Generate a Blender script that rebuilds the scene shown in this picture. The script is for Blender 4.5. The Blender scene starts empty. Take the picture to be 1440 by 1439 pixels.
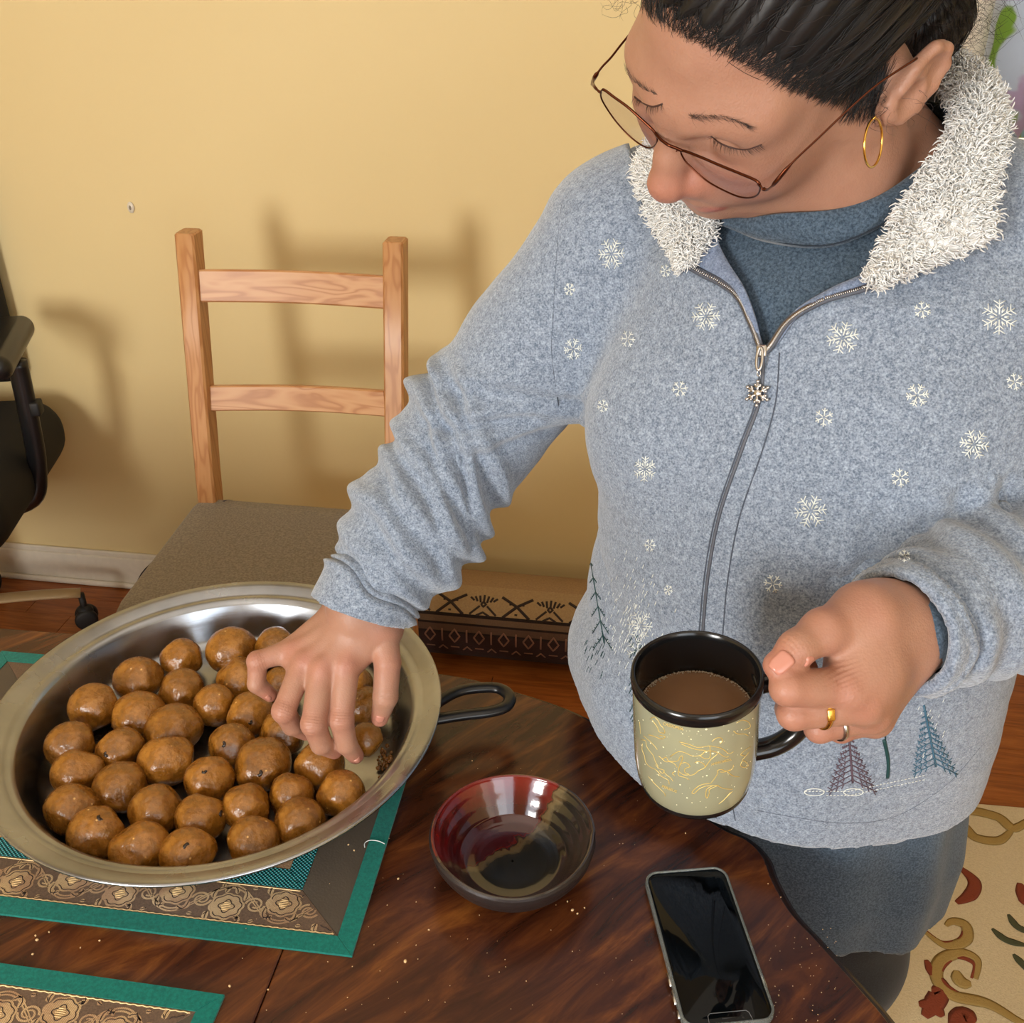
import bpy, math, random
import numpy as np
from mathutils import Vector, Matrix
from mathutils.bvhtree import BVHTree
random.seed(7); np.random.seed(7)
SC = bpy.context.scene
COL = SC.collection

# ------------------------------------------------------------------ camera, world, lights, exposure
PITCH = math.radians(30); FPX = 1440.0
cd = bpy.data.cameras.new('camera'); cam = bpy.data.objects.new('camera', cd); COL.objects.link(cam)
cam.location = (0, 0, 1.5); cam.rotation_euler = (math.radians(60), 0, 0)
cd.sensor_width = 36; cd.lens = 36; cd.clip_start = .01
SC.camera = cam
SC.view_settings.view_transform = 'Standard'; SC.view_settings.look = 'None'
SC.view_settings.exposure = -0.16; SC.view_settings.gamma = 1
try: SC.view_settings.use_curve_mapping = False
except Exception: pass
W = bpy.data.worlds.new('world'); SC.world = W; W.use_nodes = True
W.node_tree.nodes['Background'].inputs[0].default_value = (.86, .93, 1, 1)
W.node_tree.nodes['Background'].inputs[1].default_value = 5.0

def area(name, loc, target, sx, sy, power, col):
    l = bpy.data.lights.new(name, 'AREA'); l.shape = 'RECTANGLE'; l.size = sx; l.size_y = sy; l.energy = power; l.color = col
    o = bpy.data.objects.new(name, l); COL.objects.link(o); o.location = loc
    o.rotation_euler = (Vector(target) - Vector(loc)).to_track_quat('-Z', 'Y').to_euler(); return o
area('window_daylight', (-1.50, -1.42, 1.42), (.15, 1.4, 1.15), .55, .8, 62, (1, .97, .92))
area('room_fill', (1.2, -1.5, 1.75), (.2, 1.2, 1.0), 1.6, 1.1, 9, (1, .95, .88))  # added fill lamp, lifts the shaded sides of the room
area('ceiling_bounce_fill', (-.1, .5, 2.35), (-.1, .7, 0), 1.8, 1.8, 6, (1, .95, .87))  # fill lamp added overhead, imitates light bounced off the ceiling

# ------------------------------------------------------------------ measuring helpers (pixel of the photo -> point)
CP, SP = math.cos(PITCH), math.sin(PITCH)
def U(px, py, d):
    x = (px - 720) / FPX * d; y = -(py - 719.5) / FPX * d
    return np.array([x, d*CP + y*SP, 1.5 - d*SP + y*CP])
def Z(px, py, z):
    r = U(px, py, 1) - [0, 0, 1.5]; return U(px, py, (z - 1.5) / r[2])
def Yp(px, py, y):
    r = U(px, py, 1) - [0, 0, 1.5]; return U(px, py, y / r[1])
def proj(X, Y, Zz):
    z = Zz - 1.5; d = Y*CP - z*SP
    return 720 + FPX*X/d, 719.5 - FPX*(Y*SP + z*CP)/d, d
def S3(t):                                            # sRGB 0-255 -> linear
    return tuple(((c/255+.055)/1.055)**2.4 if c > 10 else c/255/12.92 for c in t)

# ------------------------------------------------------------------ materials
class NT:
    def __init__(s, name):
        s.m = bpy.data.materials.new(name); s.m.use_nodes = True; s.t = s.m.node_tree; s.N = s.t.nodes; s.L = s.t.links
        s.b = s.N['Principled BSDF']; s.out = s.N['Material Output']; s.co = s.N.new('ShaderNodeTexCoord').outputs['Object']
    def n(s, typ, **k):
        x = s.N.new('ShaderNode'+typ)
        for a, v in k.items():
            if a in x.inputs: s.set(x, a, v)
            else: setattr(x, a, v)
        return x
    def set(s, node, key, v):
        i = node.inputs[key]
        if hasattr(v, 'links') or isinstance(v, bpy.types.NodeSocket): s.L.new(v, i)
        else: i.default_value = v if not (isinstance(v, tuple) and len(v) == 3 and i.type == 'RGBA') else (*v, 1)
    def noise(s, scale, detail=3, rough=.5, vec=None, dist=0):
        x = s.N.new('ShaderNodeTexNoise'); x.inputs['Scale'].default_value = scale; x.inputs['Detail'].default_value = detail
        x.inputs['Roughness'].default_value = rough; x.inputs['Distortion'].default_value = dist
        s.L.new(vec if vec is not None else s.co, x.inputs['Vector']); return x.outputs['Fac']
    def mapping(s, scale=(1, 1, 1), rot=(0, 0, 0), loc=(0, 0, 0), vec=None):
        x = s.N.new('ShaderNodeMapping'); x.inputs['Scale'].default_value = scale; x.inputs['Rotation'].default_value = rot
        x.inputs['Location'].default_value = loc
        s.L.new(vec if vec is not None else s.co, x.inputs['Vector']); return x.outputs[0]
    def ramp(s, fac, stops, interp='LINEAR'):
        x = s.N.new('ShaderNodeValToRGB'); e = x.color_ramp.elements; x.color_ramp.interpolation = interp
        while len(e) < len(stops): e.new(.5)
        for q, (p, c) in zip(e, stops): q.position = p; q.color = (*c, 1) if len(c) == 3 else c
        s.L.new(fac, x.inputs[0]); return x.outputs[0]
    def math(s, op, a, b=0., c=None):
        x = s.N.new('ShaderNodeMath'); x.operation = op
        for i, v in enumerate((a, b) if c is None else (a, b, c)):
            if isinstance(v, (int, float)): x.inputs[i].default_value = v
            else: s.L.new(v, x.inputs[i])
        return x.outputs[0]
    def mix(s, fac, a, b, mode='MIX'):
        x = s.N.new('ShaderNodeMix'); x.data_type = 'RGBA'; x.blend_type = mode
        for i, v in ((0, fac), (6, a), (7, b)):
            if isinstance(v, (int, float)): x.inputs[i].default_value = v
            elif isinstance(v, tuple): x.inputs[i].default_value = (*v, 1)
            else: s.L.new(v, x.inputs[i])
        return x.outputs[2]
    def bump(s, h, strength=.3, dist=.001, nrm=None):
        x = s.N.new('ShaderNodeBump'); x.inputs['Strength'].default_value = strength; x.inputs['Distance'].default_value = dist
        s.L.new(h, x.inputs['Height'])
        if nrm is not None: s.L.new(nrm, x.inputs['Normal'])
        s.L.new(x.outputs[0], s.b.inputs['Normal']); return x.outputs[0]
    def p(s, **k):
        for a, v in k.items(): s.set(s.b, a.replace('_', ' '), v)
        return s
def plain(name, col, rough=.5, metal=0, **k):
    t = NT(name); t.p(Base_Color=S3(col), Roughness=rough, Metallic=metal, **k)
    n = t.noise(60, 3); t.set(t.b, 'Base Color', t.mix(n, tuple(c*.9 for c in S3(col)), tuple(min(1, c*1.08) for c in S3(col)))); return t.m
MT = {}
def m_wall():
    t = NT('yellow_wall_paint'); a = t.noise(3, 3); t.p(Base_Color=t.mix(a, S3((216, 193, 140)), S3((221, 199, 147))), Roughness=.62)
    t.bump(t.noise(70, 4), .12, .002); return t.m
def m_wood(name, c1, c2, c3, scale=9, rough=.35, rot=(0, 0, 0), stretch=(1, 9, 9), bumps=.05):
    t = NT(name); v = t.mapping(stretch, vec=t.mapping((1, 1, 1), rot))
    a = t.noise(scale, 6, .62, v, 1.2); f = t.noise(scale*9, 3, .6, v)
    k = t.ramp(a, [(.28, S3(c1)), (.5, S3(c2)), (.72, S3(c3))])
    t.p(Base_Color=t.mix(t.math('MULTIPLY', f, .35), k, S3(c1), 'MIX'), Roughness=rough); t.bump(f, bumps, .001); return t.m
def m_pine():
    t = NT('pine_wood'); v = t.mapping((22, 22, .9)); a = t.noise(1.6, 2, .4, v, .2)
    w = t.math('SINE', t.math('MULTIPLY', a, 42.)); k = t.ramp(t.math('MULTIPLY_ADD', w, .5, .5), [(0, S3((190, 140, 92))), (.6, S3((184, 132, 84))), (1, S3((170, 116, 70)))])
    t.p(Base_Color=k, Roughness=.38); return t.m
def m_table():
    t = NT('dark_walnut_table'); rv = t.mapping((1, 1, 1), (0, 0, math.radians(-40))); v = t.mapping((1, 5, 5), vec=rv)
    a = t.noise(5.5, 7, .62, v, 1.6); f = t.noise(60, 4, .6, t.mapping((1, 8, 1), vec=rv))
    b = t.noise(3.2, 2)
    k = t.ramp(a, [(.30, S3((38, 17, 8))), (.46, S3((70, 34, 17))), (.58, S3((98, 52, 24))), (.72, S3((134, 80, 34)))])
    k = t.mix(t.math('MULTIPLY', f, .45), k, S3((38, 18, 9)))
    t.p(Base_Color=k, Roughness=t.math('MULTIPLY_ADD', b, .16, .17), Specular_IOR_Level=.5)
    t.bump(f, .03, .001); return t.m
def m_fleece(name='fleece', c1=(86, 99, 117), c2=(164, 176, 193), sh=.5):
    t = NT(name); a = t.noise(620, 2, .7); b = t.noise(210, 3, .6); c = t.noise(6, 2)
    k = t.math('ADD', t.math('MULTIPLY', a, .65), t.math('MULTIPLY', b, .35))
    col = t.ramp(k, [(.36, S3(c1)), (.52, tuple((x+y)/2 for x, y in zip(S3(c1), S3(c2)))), (.66, S3(c2))])
    t.p(Base_Color=col, Roughness=1, Sheen_Weight=sh, Sheen_Roughness=.5, Specular_IOR_Level=.1)
    t.bump(t.noise(520, 3, .7), .75, .0016); return t.m
def m_knit(name, c1, c2, sc=500):
    t = NT(name); a = t.noise(sc, 2, .7); k = t.ramp(a, [(.35, S3(c1)), (.65, S3(c2))])
    t.p(Base_Color=k, Roughness=.95, Sheen_Weight=.2, Specular_IOR_Level=.1); t.bump(t.noise(sc*1.6, 2), .35, .0006); return t.m
def m_skin():
    t = NT('skin'); at = t.n('Attribute', attribute_name='tint'); a = t.noise(38, 4, .6); b = t.noise(260, 3, .6)
    k = t.mix(a, S3((156, 112, 91)), S3((178, 136, 113)))
    k = t.mix(at.outputs['Fac'], k, S3((182, 104, 90)))
    k = t.mix(t.math('MULTIPLY', b, .12), k, S3((128, 78, 60)))
    t.p(Base_Color=k, Roughness=.46, Subsurface_Weight=.25, Subsurface_Radius=(.012, .005, .003), Subsurface_Scale=.6, Specular_IOR_Level=.42)
    v = t.N.new('ShaderNodeTexVoronoi'); v.inputs['Scale'].default_value = 620; t.L.new(t.co, v.inputs['Vector'])
    w = t.math('ADD', t.math('MULTIPLY', v.outputs['Distance'], .5), t.noise(190, 5, .65))
    t.bump(w, .26, .0011); return t.m
def m_steel():
    t = NT('brushed_steel'); g = t.n('NewGeometry')
    s = t.N.new('ShaderNodeSeparateXYZ'); t.L.new(t.co, s.inputs[0])
    r = t.math('SQRT', t.math('ADD', t.math('MULTIPLY', s.outputs[0], s.outputs[0]), t.math('MULTIPLY', s.outputs[1], s.outputs[1])))
    cb = t.N.new('ShaderNodeCombineXYZ'); t.L.new(r, cb.inputs[0]); t.L.new(t.math('MULTIPLY', s.outputs[2], .8), cb.inputs[2])
    n = t.noise(420, 4, .7, cb.outputs[0]); d = t.noise(9, 4, .6)
    t.p(Base_Color=t.ramp(d, [(.3, S3((140, 144, 150))), (.7, S3((178, 182, 188)))]), Metallic=1., Roughness=t.math('MULTIPLY_ADD', d, .18, .17))
    t.bump(n, .12, .0006); return t.m
def m_ball():
    t = NT('ladoo_dough'); a = t.noise(70, 5, .65); v = t.N.new('ShaderNodeTexVoronoi'); v.inputs['Scale'].default_value = 95
    i = t.n('ObjectInfo'); ad = t.N.new('ShaderNodeVectorMath'); ad.operation = 'ADD'; t.L.new(t.co, ad.inputs[0]); t.L.new(i.outputs['Random'], ad.inputs[1]); t.L.new(ad.outputs[0], v.inputs['Vector'])
    k = t.ramp(a, [(.3, S3((100, 62, 14))), (.55, S3((150, 98, 32))), (.78, S3((176, 124, 50)))])
    sp = t.ramp(v.outputs['Distance'], [(.06, (1, 1, 1)), (.12, (0, 0, 0))])
    rnd = t.math('GREATER_THAN', t.n('SeparateColor', Color=v.outputs['Color']).outputs[0], .66)
    k = t.mix(t.math('MULTIPLY', sp, rnd), k, S3((226, 180, 110)))
    h = t.mix(i.outputs['Random'], (.82, .80, .78), (1.08, 1.06, 1.02)); k = t.mix(1., k, h, 'MULTIPLY')
    t.p(Base_Color=k, Roughness=t.math('MULTIPLY_ADD', a, .26, .14), Specular_IOR_Level=.7)
    t.bump(t.math('ADD', t.noise(150, 4, .6), t.math('MULTIPLY', t.noise(58, 3), 2.2)), .42, .0028); return t.m

MT['wall'] = m_wall()
MT['white'] = plain('white_trim_paint', (214, 204, 186), .45)
MT['ceil'] = plain('ceiling_paint', (228, 220, 204), .8)
MT['table'] = m_table()
MT['floor'] = m_wood('orange_oak_boards', (112, 56, 18), (150, 82, 32), (176, 104, 48), 6, .32, (0, 0, math.radians(8.5)), (1, 12, 1))
MT['pine'] = m_pine()
MT['fleece'] = m_fleece()
MT['fleece_in'] = m_fleece('fleece_inside', (92, 106, 130), (142, 156, 182), .3)
MT['shirt'] = m_knit('heather_slate_knit', (50, 64, 78), (84, 100, 116))
MT['trouser'] = m_knit('black_jersey', (22, 23, 26), (36, 38, 42))
MT['skin'] = m_skin()
MT['steel'] = m_steel()
MT['ball'] = m_ball()
MT['black'] = plain('black_plastic', (20, 20, 22), .3)
MT['blackm'] = plain('black_matte_plastic', (16, 15, 15), .6)
MT['hair'] = plain('black_hair', (12, 10, 11), .5)
MT['hairl'] = plain('dark_brown_hair', (44, 34, 30), .4)
MT['bronze'] = plain('bronze_metal', (96, 52, 34), .28, 1.)
MT['gold'] = plain('gold', (236, 190, 96), .2, 1.)
MT['silver'] = plain('silver', (200, 198, 196), .25, 1.)
MT['thread_w'] = plain('white_thread', (226, 230, 226), .6)
MT['thread_g'] = plain('dark_green_thread', (18, 62, 62), .6)
MT['thread_b'] = plain('teal_thread', (62, 104, 128), .6)
MT['thread_p'] = plain('mauve_thread', (92, 74, 86), .6)
MT['zip'] = plain('grey_zip_tape', (80, 84, 94), .6)
MT['sherpa'] = plain('white_sherpa_pile', (232, 232, 230), .9)
MT['cloth'] = m_knit('taupe_slipcover', (112, 102, 88), (140, 129, 113), 260)
MT['teal'] = m_knit('teal_satin', (6, 98, 88), (12, 116, 104), 300)
MT['blue'] = plain('dark_blue_rubber', (16, 34, 70), .5)
MT['office'] = plain('office_chair_mesh_black', (14, 12, 10), .8)
MT['raisin'] = plain('dark_raisin', (34, 20, 12), .25)
MT['crumb'] = plain('pale_crumb', (214, 178, 128), .7)
MT['nail'] = plain('fingernail', (188, 128, 110), .26)
MT['lip'] = plain('lip', (176, 104, 92), .4)
MT['pattern'] = plain('dark_brown_thread', (44, 30, 22), .8)

# ------------------------------------------------------------------ object helpers
def meta(o, label=None, cat=None, group=None, kind=None):
    if label: o['label'] = label
    if cat: o['category'] = cat
    if group: o['group'] = group
    if kind: o['kind'] = kind
    return o
def empty(name, loc=(0, 0, 0), **k):
    o = bpy.data.objects.new(name, None); COL.objects.link(o); o.location = tuple(float(c) for c in loc); o.empty_display_size = .02
    return meta(o, **k)
def link(name, me, mat, parent=None, smooth=True, **k):
    o = bpy.data.objects.new(name, me); COL.objects.link(o)
    mats = mat if isinstance(mat, (list, tuple)) else [mat]
    for m in mats: me.materials.append(MT[m] if isinstance(m, str) else m)
    if smooth and len(me.polygons): me.polygons.foreach_set('use_smooth', np.ones(len(me.polygons), bool))
    if parent is not None:
        o.parent = parent
        p = parent; t = Vector((0, 0, 0))
        while p is not None: t += p.location; p = p.parent
        o.location = -t
    return meta(o, **k)
def npmesh(name, V, F):
    me = bpy.data.meshes.new(name); V = np.asarray(V, np.float32); F = np.asarray(F, np.int32); k = F.shape[1]
    me.vertices.add(len(V)); me.vertices.foreach_set('co', V.ravel())
    me.loops.add(F.size); me.loops.foreach_set('vertex_index', F.ravel())
    me.polygons.add(len(F)); me.polygons.foreach_set('loop_start', np.arange(0, F.size, k, dtype=np.int32))
    me.update(calc_edges=True); me.validate(); return me
class MB:
    def __init__(s): s.V = []; s.F = []; s.M = []; s.mi = 0
    def add(s, V, F):
        o = len(s.V); s.V += [tuple(float(c) for c in v) for v in V]; s.F += [tuple(i+o for i in f) for f in F]; s.M += [s.mi]*len(F)
    def box(s, c, size, R=None, bev=0):
        c = np.array(c, float); h = np.array(size, float)/2; R = np.eye(3) if R is None else np.array(R)
        if bev <= 0:
            V = [c + R@(np.array([x, y, z])*h) for x in (-1, 1) for y in (-1, 1) for z in (-1, 1)]
            s.add(V, [(0, 1, 3, 2), (4, 6, 7, 5), (0, 4, 5, 1), (2, 3, 7, 6), (0, 2, 6, 4), (1, 5, 7, 3)]); return
        # rounded box: loft of rounded rectangles
        b = min(bev, *(h*.98)); rings = []; K = 3 if bev < .01 else 8
        prof = [(b*(1-math.cos(a)), b*(1-math.sin(a))) for a in np.linspace(0, math.pi/2, K)]   # (z inset from top, xy inset)
        lv = [(h[2]-z0, xi) for z0, xi in [(b*(1-math.sin(a)), b*(1-math.cos(a))) for a in np.linspace(math.pi/2, 0, K)]]
        lv = lv + [(-z, xi) for z, xi in lv[::-1]]
        for z, xi in lv:
            ring = []
            for q, (sx, sy) in enumerate(((1, 1), (-1, 1), (-1, -1), (1, -1))):
                for a in np.linspace(0, math.pi/2, K):
                    ang = a + q*math.pi/2
                    r = b - xi
                    ring.append(c + R@np.array([sx*(h[0]-b) + r*math.cos(ang), sy*(h[1]-b) + r*math.sin(ang), z]))
            rings.append(ring)
        s.loft(rings, True, True)
    def loft(s, rings, closed=True, caps=False):
        n = len(rings[0]); V = [v for r in rings for v in r]; F = []
        for i in range(len(rings)-1):
            for j in range(n if closed else n-1):
                k = (j+1) % n; F.append((i*n+j, (i+1)*n+j, (i+1)*n+k, i*n+k))
        if caps: F.append(tuple(range(n))); F.append(tuple((len(rings)-1)*n+j for j in range(n))[::-1])
        s.add(V, F)
    def tube(s, P, r, seg=8, caps=True, flat=None, closed=False):
        """P points, r radius (scalar or list), flat=(normal list or vector, ratio) squashes along normal"""
        P = [np.array(p, float) for p in P]; n = len(P); r = [r]*n if np.isscalar(r) else list(r)
        rings = []; up = None
        for i in range(n):
            a = P[(i+1) % n] if closed else P[min(i+1, n-1)]; b = P[(i-1) % n] if closed else P[max(i-1, 0)]
            t = a-b; t /= (np.linalg.norm(t)+1e-12)
            if flat is not None:
                N = flat[0][i] if np.ndim(flat[0]) == 2 else flat[0]; u = np.array(N, float)
            elif up is None: u = np.array([0, 0, 1.]) if abs(t[2]) < .9 else np.array([1., 0, 0])
            else: u = up
            u = u - t*(u@t); u /= (np.linalg.norm(u)+1e-12); up = u; w = np.cross(t, u)
            f = flat[1] if flat is not None else 1
            rings.append([P[i] + r[i]*(math.cos(q)*w + math.sin(q)*u*f) for q in np.linspace(0, 2*math.pi, seg, endpoint=False)])
        if closed: rings.append(rings[0])
        s.loft(rings, True, caps and not closed)
    def lathe(s, prof, c=(0, 0, 0), seg=64, R=None, caps=False):
        R = np.eye(3) if R is None else R; c = np.array(c, float)
        s.loft([[c + R@np.array([r*math.cos(q), r*math.sin(q), z]) for q in np.linspace(0, 2*math.pi, seg, endpoint=False)] for r, z in [((3e-5 if r < .0015 else r), z) for r, z in prof]], True, caps)
    def ell(s, c, r, R=None, seg=12, rings=8):
        R = np.eye(3) if R is None else R; c = np.array(c, float); r = np.array(r if not np.isscalar(r) else (r, r, r), float)
        s.loft([[c + R@(r*np.array([math.sin(p)*math.cos(q), math.sin(p)*math.sin(q), math.cos(p)])) for q in np.linspace(0, 2*math.pi, seg, endpoint=False)]
                for p in np.linspace(.02, math.pi-.02, rings)], True, True)
    def build(s, name, mat, parent=None, smooth=True, **k):
        me = bpy.data.meshes.new(name); me.from_pydata(s.V, [], s.F); me.validate()
        if len(set(s.M)) > 1: me.polygons.foreach_set('material_index', np.array(s.M[:len(me.polygons)], np.int32))
        o = link(name, me, mat, parent, smooth, **k)
        return o
def sharp(o, deg=35):
    me = o.data
    try:
        me.shade_smooth() if hasattr(me, 'shade_smooth') else None
        import bmesh
        bm = bmesh.new(); bm.from_mesh(me); a = math.radians(deg)
        bmesh.ops.recalc_face_normals(bm, faces=bm.faces)
        for e in bm.edges:
            if len(e.link_faces) == 2 and e.calc_face_angle(0) > a: e.smooth = False
        bm.to_mesh(me); bm.free()
    except Exception as ex: print('sharp', ex)
    return o
def catmull(P, n=8, closed=False):
    P = [np.array(p, float) for p in P]; out = []; N = len(P)
    g = (lambda i: P[i % N]) if closed else (lambda i: P[min(max(i, 0), N-1)])
    for i in range(N if closed else N-1):
        a, b, c, d = g(i-1), g(i), g(i+1), g(i+2)
        for t in np.linspace(0, 1, n, endpoint=False):
            out.append(.5*((2*b) + (c-a)*t + (2*a-5*b+4*c-d)*t*t + (3*b-a-3*c+d)*t**3))
    if not closed: out.append(P[-1])
    return out
def unit(v): v = np.array(v, float); return v/np.linalg.norm(v)
def rotz(a): c, s = math.cos(a), math.sin(a); return np.array([[c, -s, 0], [s, c, 0], [0, 0, 1.]])
def frame_z(z, x=(1, 0, 0)):
    z = unit(z); x = np.array(x, float); x = unit(x - z*(x@z)); return np.array([x, np.cross(z, x), z]).T

# ------------------------------------------------------------------ distance-field sculpting
class Field:
    BIG = .05
    def __init__(s, lo, hi, h):
        s.lo = np.array(lo, np.float32); s.h = h; s.n = np.ceil((np.array(hi)-np.array(lo))/h).astype(int)+1
        s.A = np.full(s.n, s.BIG, np.float32)
    def reg(s, lo, hi):
        a = np.clip(np.floor((np.array(lo)-s.lo)/s.h).astype(int), 0, s.n); b = np.clip(np.ceil((np.array(hi)-s.lo)/s.h).astype(int)+1, 0, s.n)
        sl = tuple(slice(i, j) for i, j in zip(a, b))
        g = [(s.lo[q] + s.h*np.arange(a[q], b[q], dtype=np.float32)) for q in range(3)]
        return sl, g[0][:, None, None], g[1][None, :, None], g[2][None, None, :]
    def op(s, fn, lo, hi, k=.004, mode='u'):
        pad = k + 3*s.h; sl, X, Y, Zc = s.reg(np.array(lo)-pad, np.array(hi)+pad)
        if 0 in s.A[sl].shape: return
        d = fn(X, Y, Zc); a = s.A[sl]
        if mode == 'u':
            h = np.maximum(k-np.abs(a-d), 0)/k; s.A[sl] = np.minimum(a, d) - h*h*k*.25
        elif mode == 's':
            d = -d; h = np.maximum(k-np.abs(a-d), 0)/k; s.A[sl] = np.maximum(a, d) + h*h*k*.25
        elif mode == 'i': s.A[sl] = np.maximum(a, d)
    def cone(s, a, b, ra, rb=None, k=.004, mode='u', flat=None):
        rb = ra if rb is None else rb; a = np.array(a, np.float32); b = np.array(b, np.float32); ab = b-a; L = max(float(ab@ab), 1e-12)
        R = max(ra, rb)*(1.0 if flat is None else max(1, 1/flat[1]))
        def fn(X, Y, Zc):
            x, y, z = X-a[0], Y-a[1], Zc-a[2]; t = np.clip((x*ab[0]+y*ab[1]+z*ab[2])/L, 0, 1)
            x = x-t*ab[0]; y = y-t*ab[1]; z = z-t*ab[2]
            q = x*x+y*y+z*z
            if flat is not None:
                n = unit(flat[0]); m = x*n[0]+y*n[1]+z*n[2]; q = q + m*m*(1/flat[1]**2-1)
            return (np.sqrt(q) - (ra+(rb-ra)*t)).astype(np.float32)
        s.op(fn, np.minimum(a, b)-R, np.maximum(a, b)+R, k, mode)
    def chain(s, P, r, k=.004, mode='u', flat=None):
        r = [r]*len(P) if np.isscalar(r) else r
        for i in range(len(P)-1): s.cone(P[i], P[i+1], r[i], r[i+1], k, mode, flat)
    def ell(s, c, r, R=None, k=.004, mode='u'):
        R = np.eye(3) if R is None else np.array(R); c = np.array(c, np.float32); r = np.array(r if not np.isscalar(r) else (r,)*3, float)
        ext = np.sqrt(((R*r[None, :])**2).sum(1)); m = float(min(r))
        def fn(X, Y, Zc):
            x, y, z = X-c[0], Y-c[1], Zc-c[2]; q = 0; q2 = 0
            for i in range(3):
                w = (x*R[0, i]+y*R[1, i]+z*R[2, i])/r[i]; q = q+w*w; q2 = q2+(w/r[i])**2
            k0 = np.sqrt(q); k1 = np.sqrt(q2)+1e-9
            return (k0*(k0-1)/k1).astype(np.float32)
        s.op(fn, c-ext, c+ext, k, mode)
    def nets(s):
        A = s.A; S = A < 0; nx, ny, nz = A.shape
        c = np.zeros((nx-1, ny-1, nz-1), np.uint8)
        for dx in (0, 1):
            for dy in (0, 1):
                for dz in (0, 1): c += S[dx:nx-1+dx, dy:ny-1+dy, dz:nz-1+dz]
        act = (c > 0) & (c < 8); I, J, K = np.nonzero(act); idx = np.full(act.shape, -1, np.int32); idx[I, J, K] = np.arange(len(I))
        cor = [(dx, dy, dz) for dx in (0, 1) for dy in (0, 1) for dz in (0, 1)]
        val = [A[I+a, J+b, K+d] for a, b, d in cor]; acc = np.zeros((len(I), 3)); cnt = np.zeros(len(I))
        for p in range(8):
            for q in range(p+1, 8):
                u, v = np.array(cor[p]), np.array(cor[q])
                if np.abs(u-v).sum() != 1: continue
                cr = (val[p] < 0) != (val[q] < 0); den = val[p]-val[q]; t = np.where(cr, val[p]/np.where(den == 0, 1, den), 0)
                acc += cr[:, None]*(u + t[:, None]*(v-u)); cnt += cr
        V = (np.c_[I, J, K] + acc/cnt[:, None])*s.h + s.lo
        Q = []
        for ax in range(3):
            o = [x for x in range(3) if x != ax]
            sa = [slice(None)]*3; sb = [slice(None)]*3; sa[ax] = slice(0, -1); sb[ax] = slice(1, None)
            e0 = S[tuple(sa)]; e1 = S[tuple(sb)]; cr = e0 != e1; P = np.array(np.nonzero(cr))
            ok = (P[o[0]] > 0) & (P[o[1]] > 0) & (P[o[0]] < A.shape[o[0]]-1) & (P[o[1]] < A.shape[o[1]]-1); P = P[:, ok]
            f = e0[tuple(P)]
            def cell(a, b):
                R = P.copy(); R[o[0]] -= a; R[o[1]] -= b; return idx[tuple(R)]
            q = np.stack([cell(1, 1), cell(0, 1), cell(0, 0), cell(1, 0)], 1)
            if ax == 1: f = ~f
            q[~f] = q[~f][:, ::-1]; Q.append(q)
        return V, np.concatenate(Q)
def vnormals(V, F):
    n = np.cross(V[F[:, 2]]-V[F[:, 0]], V[F[:, 3]]-V[F[:, 1]]); N = np.zeros_like(V)
    for i in range(4): np.add.at(N, F[:, i], n)
    return N/(np.linalg.norm(N, axis=1)[:, None]+1e-12)
def relax(V, F, it=2, lam=.5):
    for _ in range(it):
        a = np.zeros_like(V); c = np.zeros(len(V))
        for i in range(4):
            for j in (1, 3): np.add.at(a, F[:, i], V[F[:, (i+j) % 4]]); np.add.at(c, F[:, i], 1)
        V = V + lam*(a/np.maximum(c, 1)[:, None]-V)
    return V
def wob(V, f, seed=0):                               # cheap smooth noise
    r = np.random.RandomState(seed); o = np.zeros(len(V))
    for i in range(5):
        k = r.normal(size=3); k *= f*(.6+.35*i)/np.linalg.norm(k); o += np.sin(V@k + r.uniform(0, 6.28))/(1+.5*i)
    return o/2.5
CAMP = Vector((0, 0, 1.5))
def shoot(bvh, px, py):
    d = Vector(U(px, py, 1)) - CAMP; d.normalize(); h = bvh.ray_cast(CAMP, d, 5)
    return (np.array(h[0]), np.array(h[1])) if h[0] is not None else (None, None)
def bvh_of(V, F): return BVHTree.FromPolygons([tuple(v) for v in V.tolist()], F.tolist())

# ================================================================== THE ROOM
PHI = math.atan(-.149); UX = np.array([math.cos(PHI), math.sin(PHI), 0]); UY = np.array([-math.sin(PHI), math.cos(PHI), 0]); RR = rotz(PHI)
def RW(u, v, z=0): return np.array([0, 2.07, 0]) + u*UX + v*UY + np.array([0, 0, z])
def rbox(mb, u0, u1, v0, v1, z0, z1, bev=0): mb.box(RW((u0+u1)/2, (v0+v1)/2, (z0+z1)/2), (abs(u1-u0), abs(v1-v0), abs(z1-z0)), RR, bev)
HT = 2.6; RD = -3.85
m = MB(); rbox(m, -2, .83, 0, .12, 0, HT); rbox(m, 1.85, 2.3, 0, .12, 0, HT); rbox(m, .83, 1.85, 0, .12, 0, 1.15); rbox(m, .83, 1.85, 0, .12, 2.2, HT)
m.build('wall_back', 'wall', smooth=False, kind='structure')
m = MB(); rbox(m, -2.12, -2, RD, .12, 0, HT); m.build('wall_left', 'wall', smooth=False, kind='structure')
m = MB(); rbox(m, 2.3, 2.42, RD, .12, 0, HT); m.build('wall_right', 'wall', smooth=False, kind='structure')
m = MB(); rbox(m, -2, -1.5, RD-.12, RD, 0, HT); rbox(m, -.5, .5, RD-.12, RD, 0, HT); rbox(m, 1.9, 2.3, RD-.12, RD, 0, HT)
for a, b in ((-1.5, -.5), (.5, 1.9)): rbox(m, a, b, RD-.12, RD, 0, .85); rbox(m, a, b, RD-.12, RD, 2.25, HT)
m.build('wall_front', 'wall', smooth=False, kind='structure')
m = MB(); rbox(m, -2.12, 2.42, RD-.12, .12, HT, HT+.1); m.build('ceiling', 'ceil', smooth=False, kind='structure')
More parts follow.
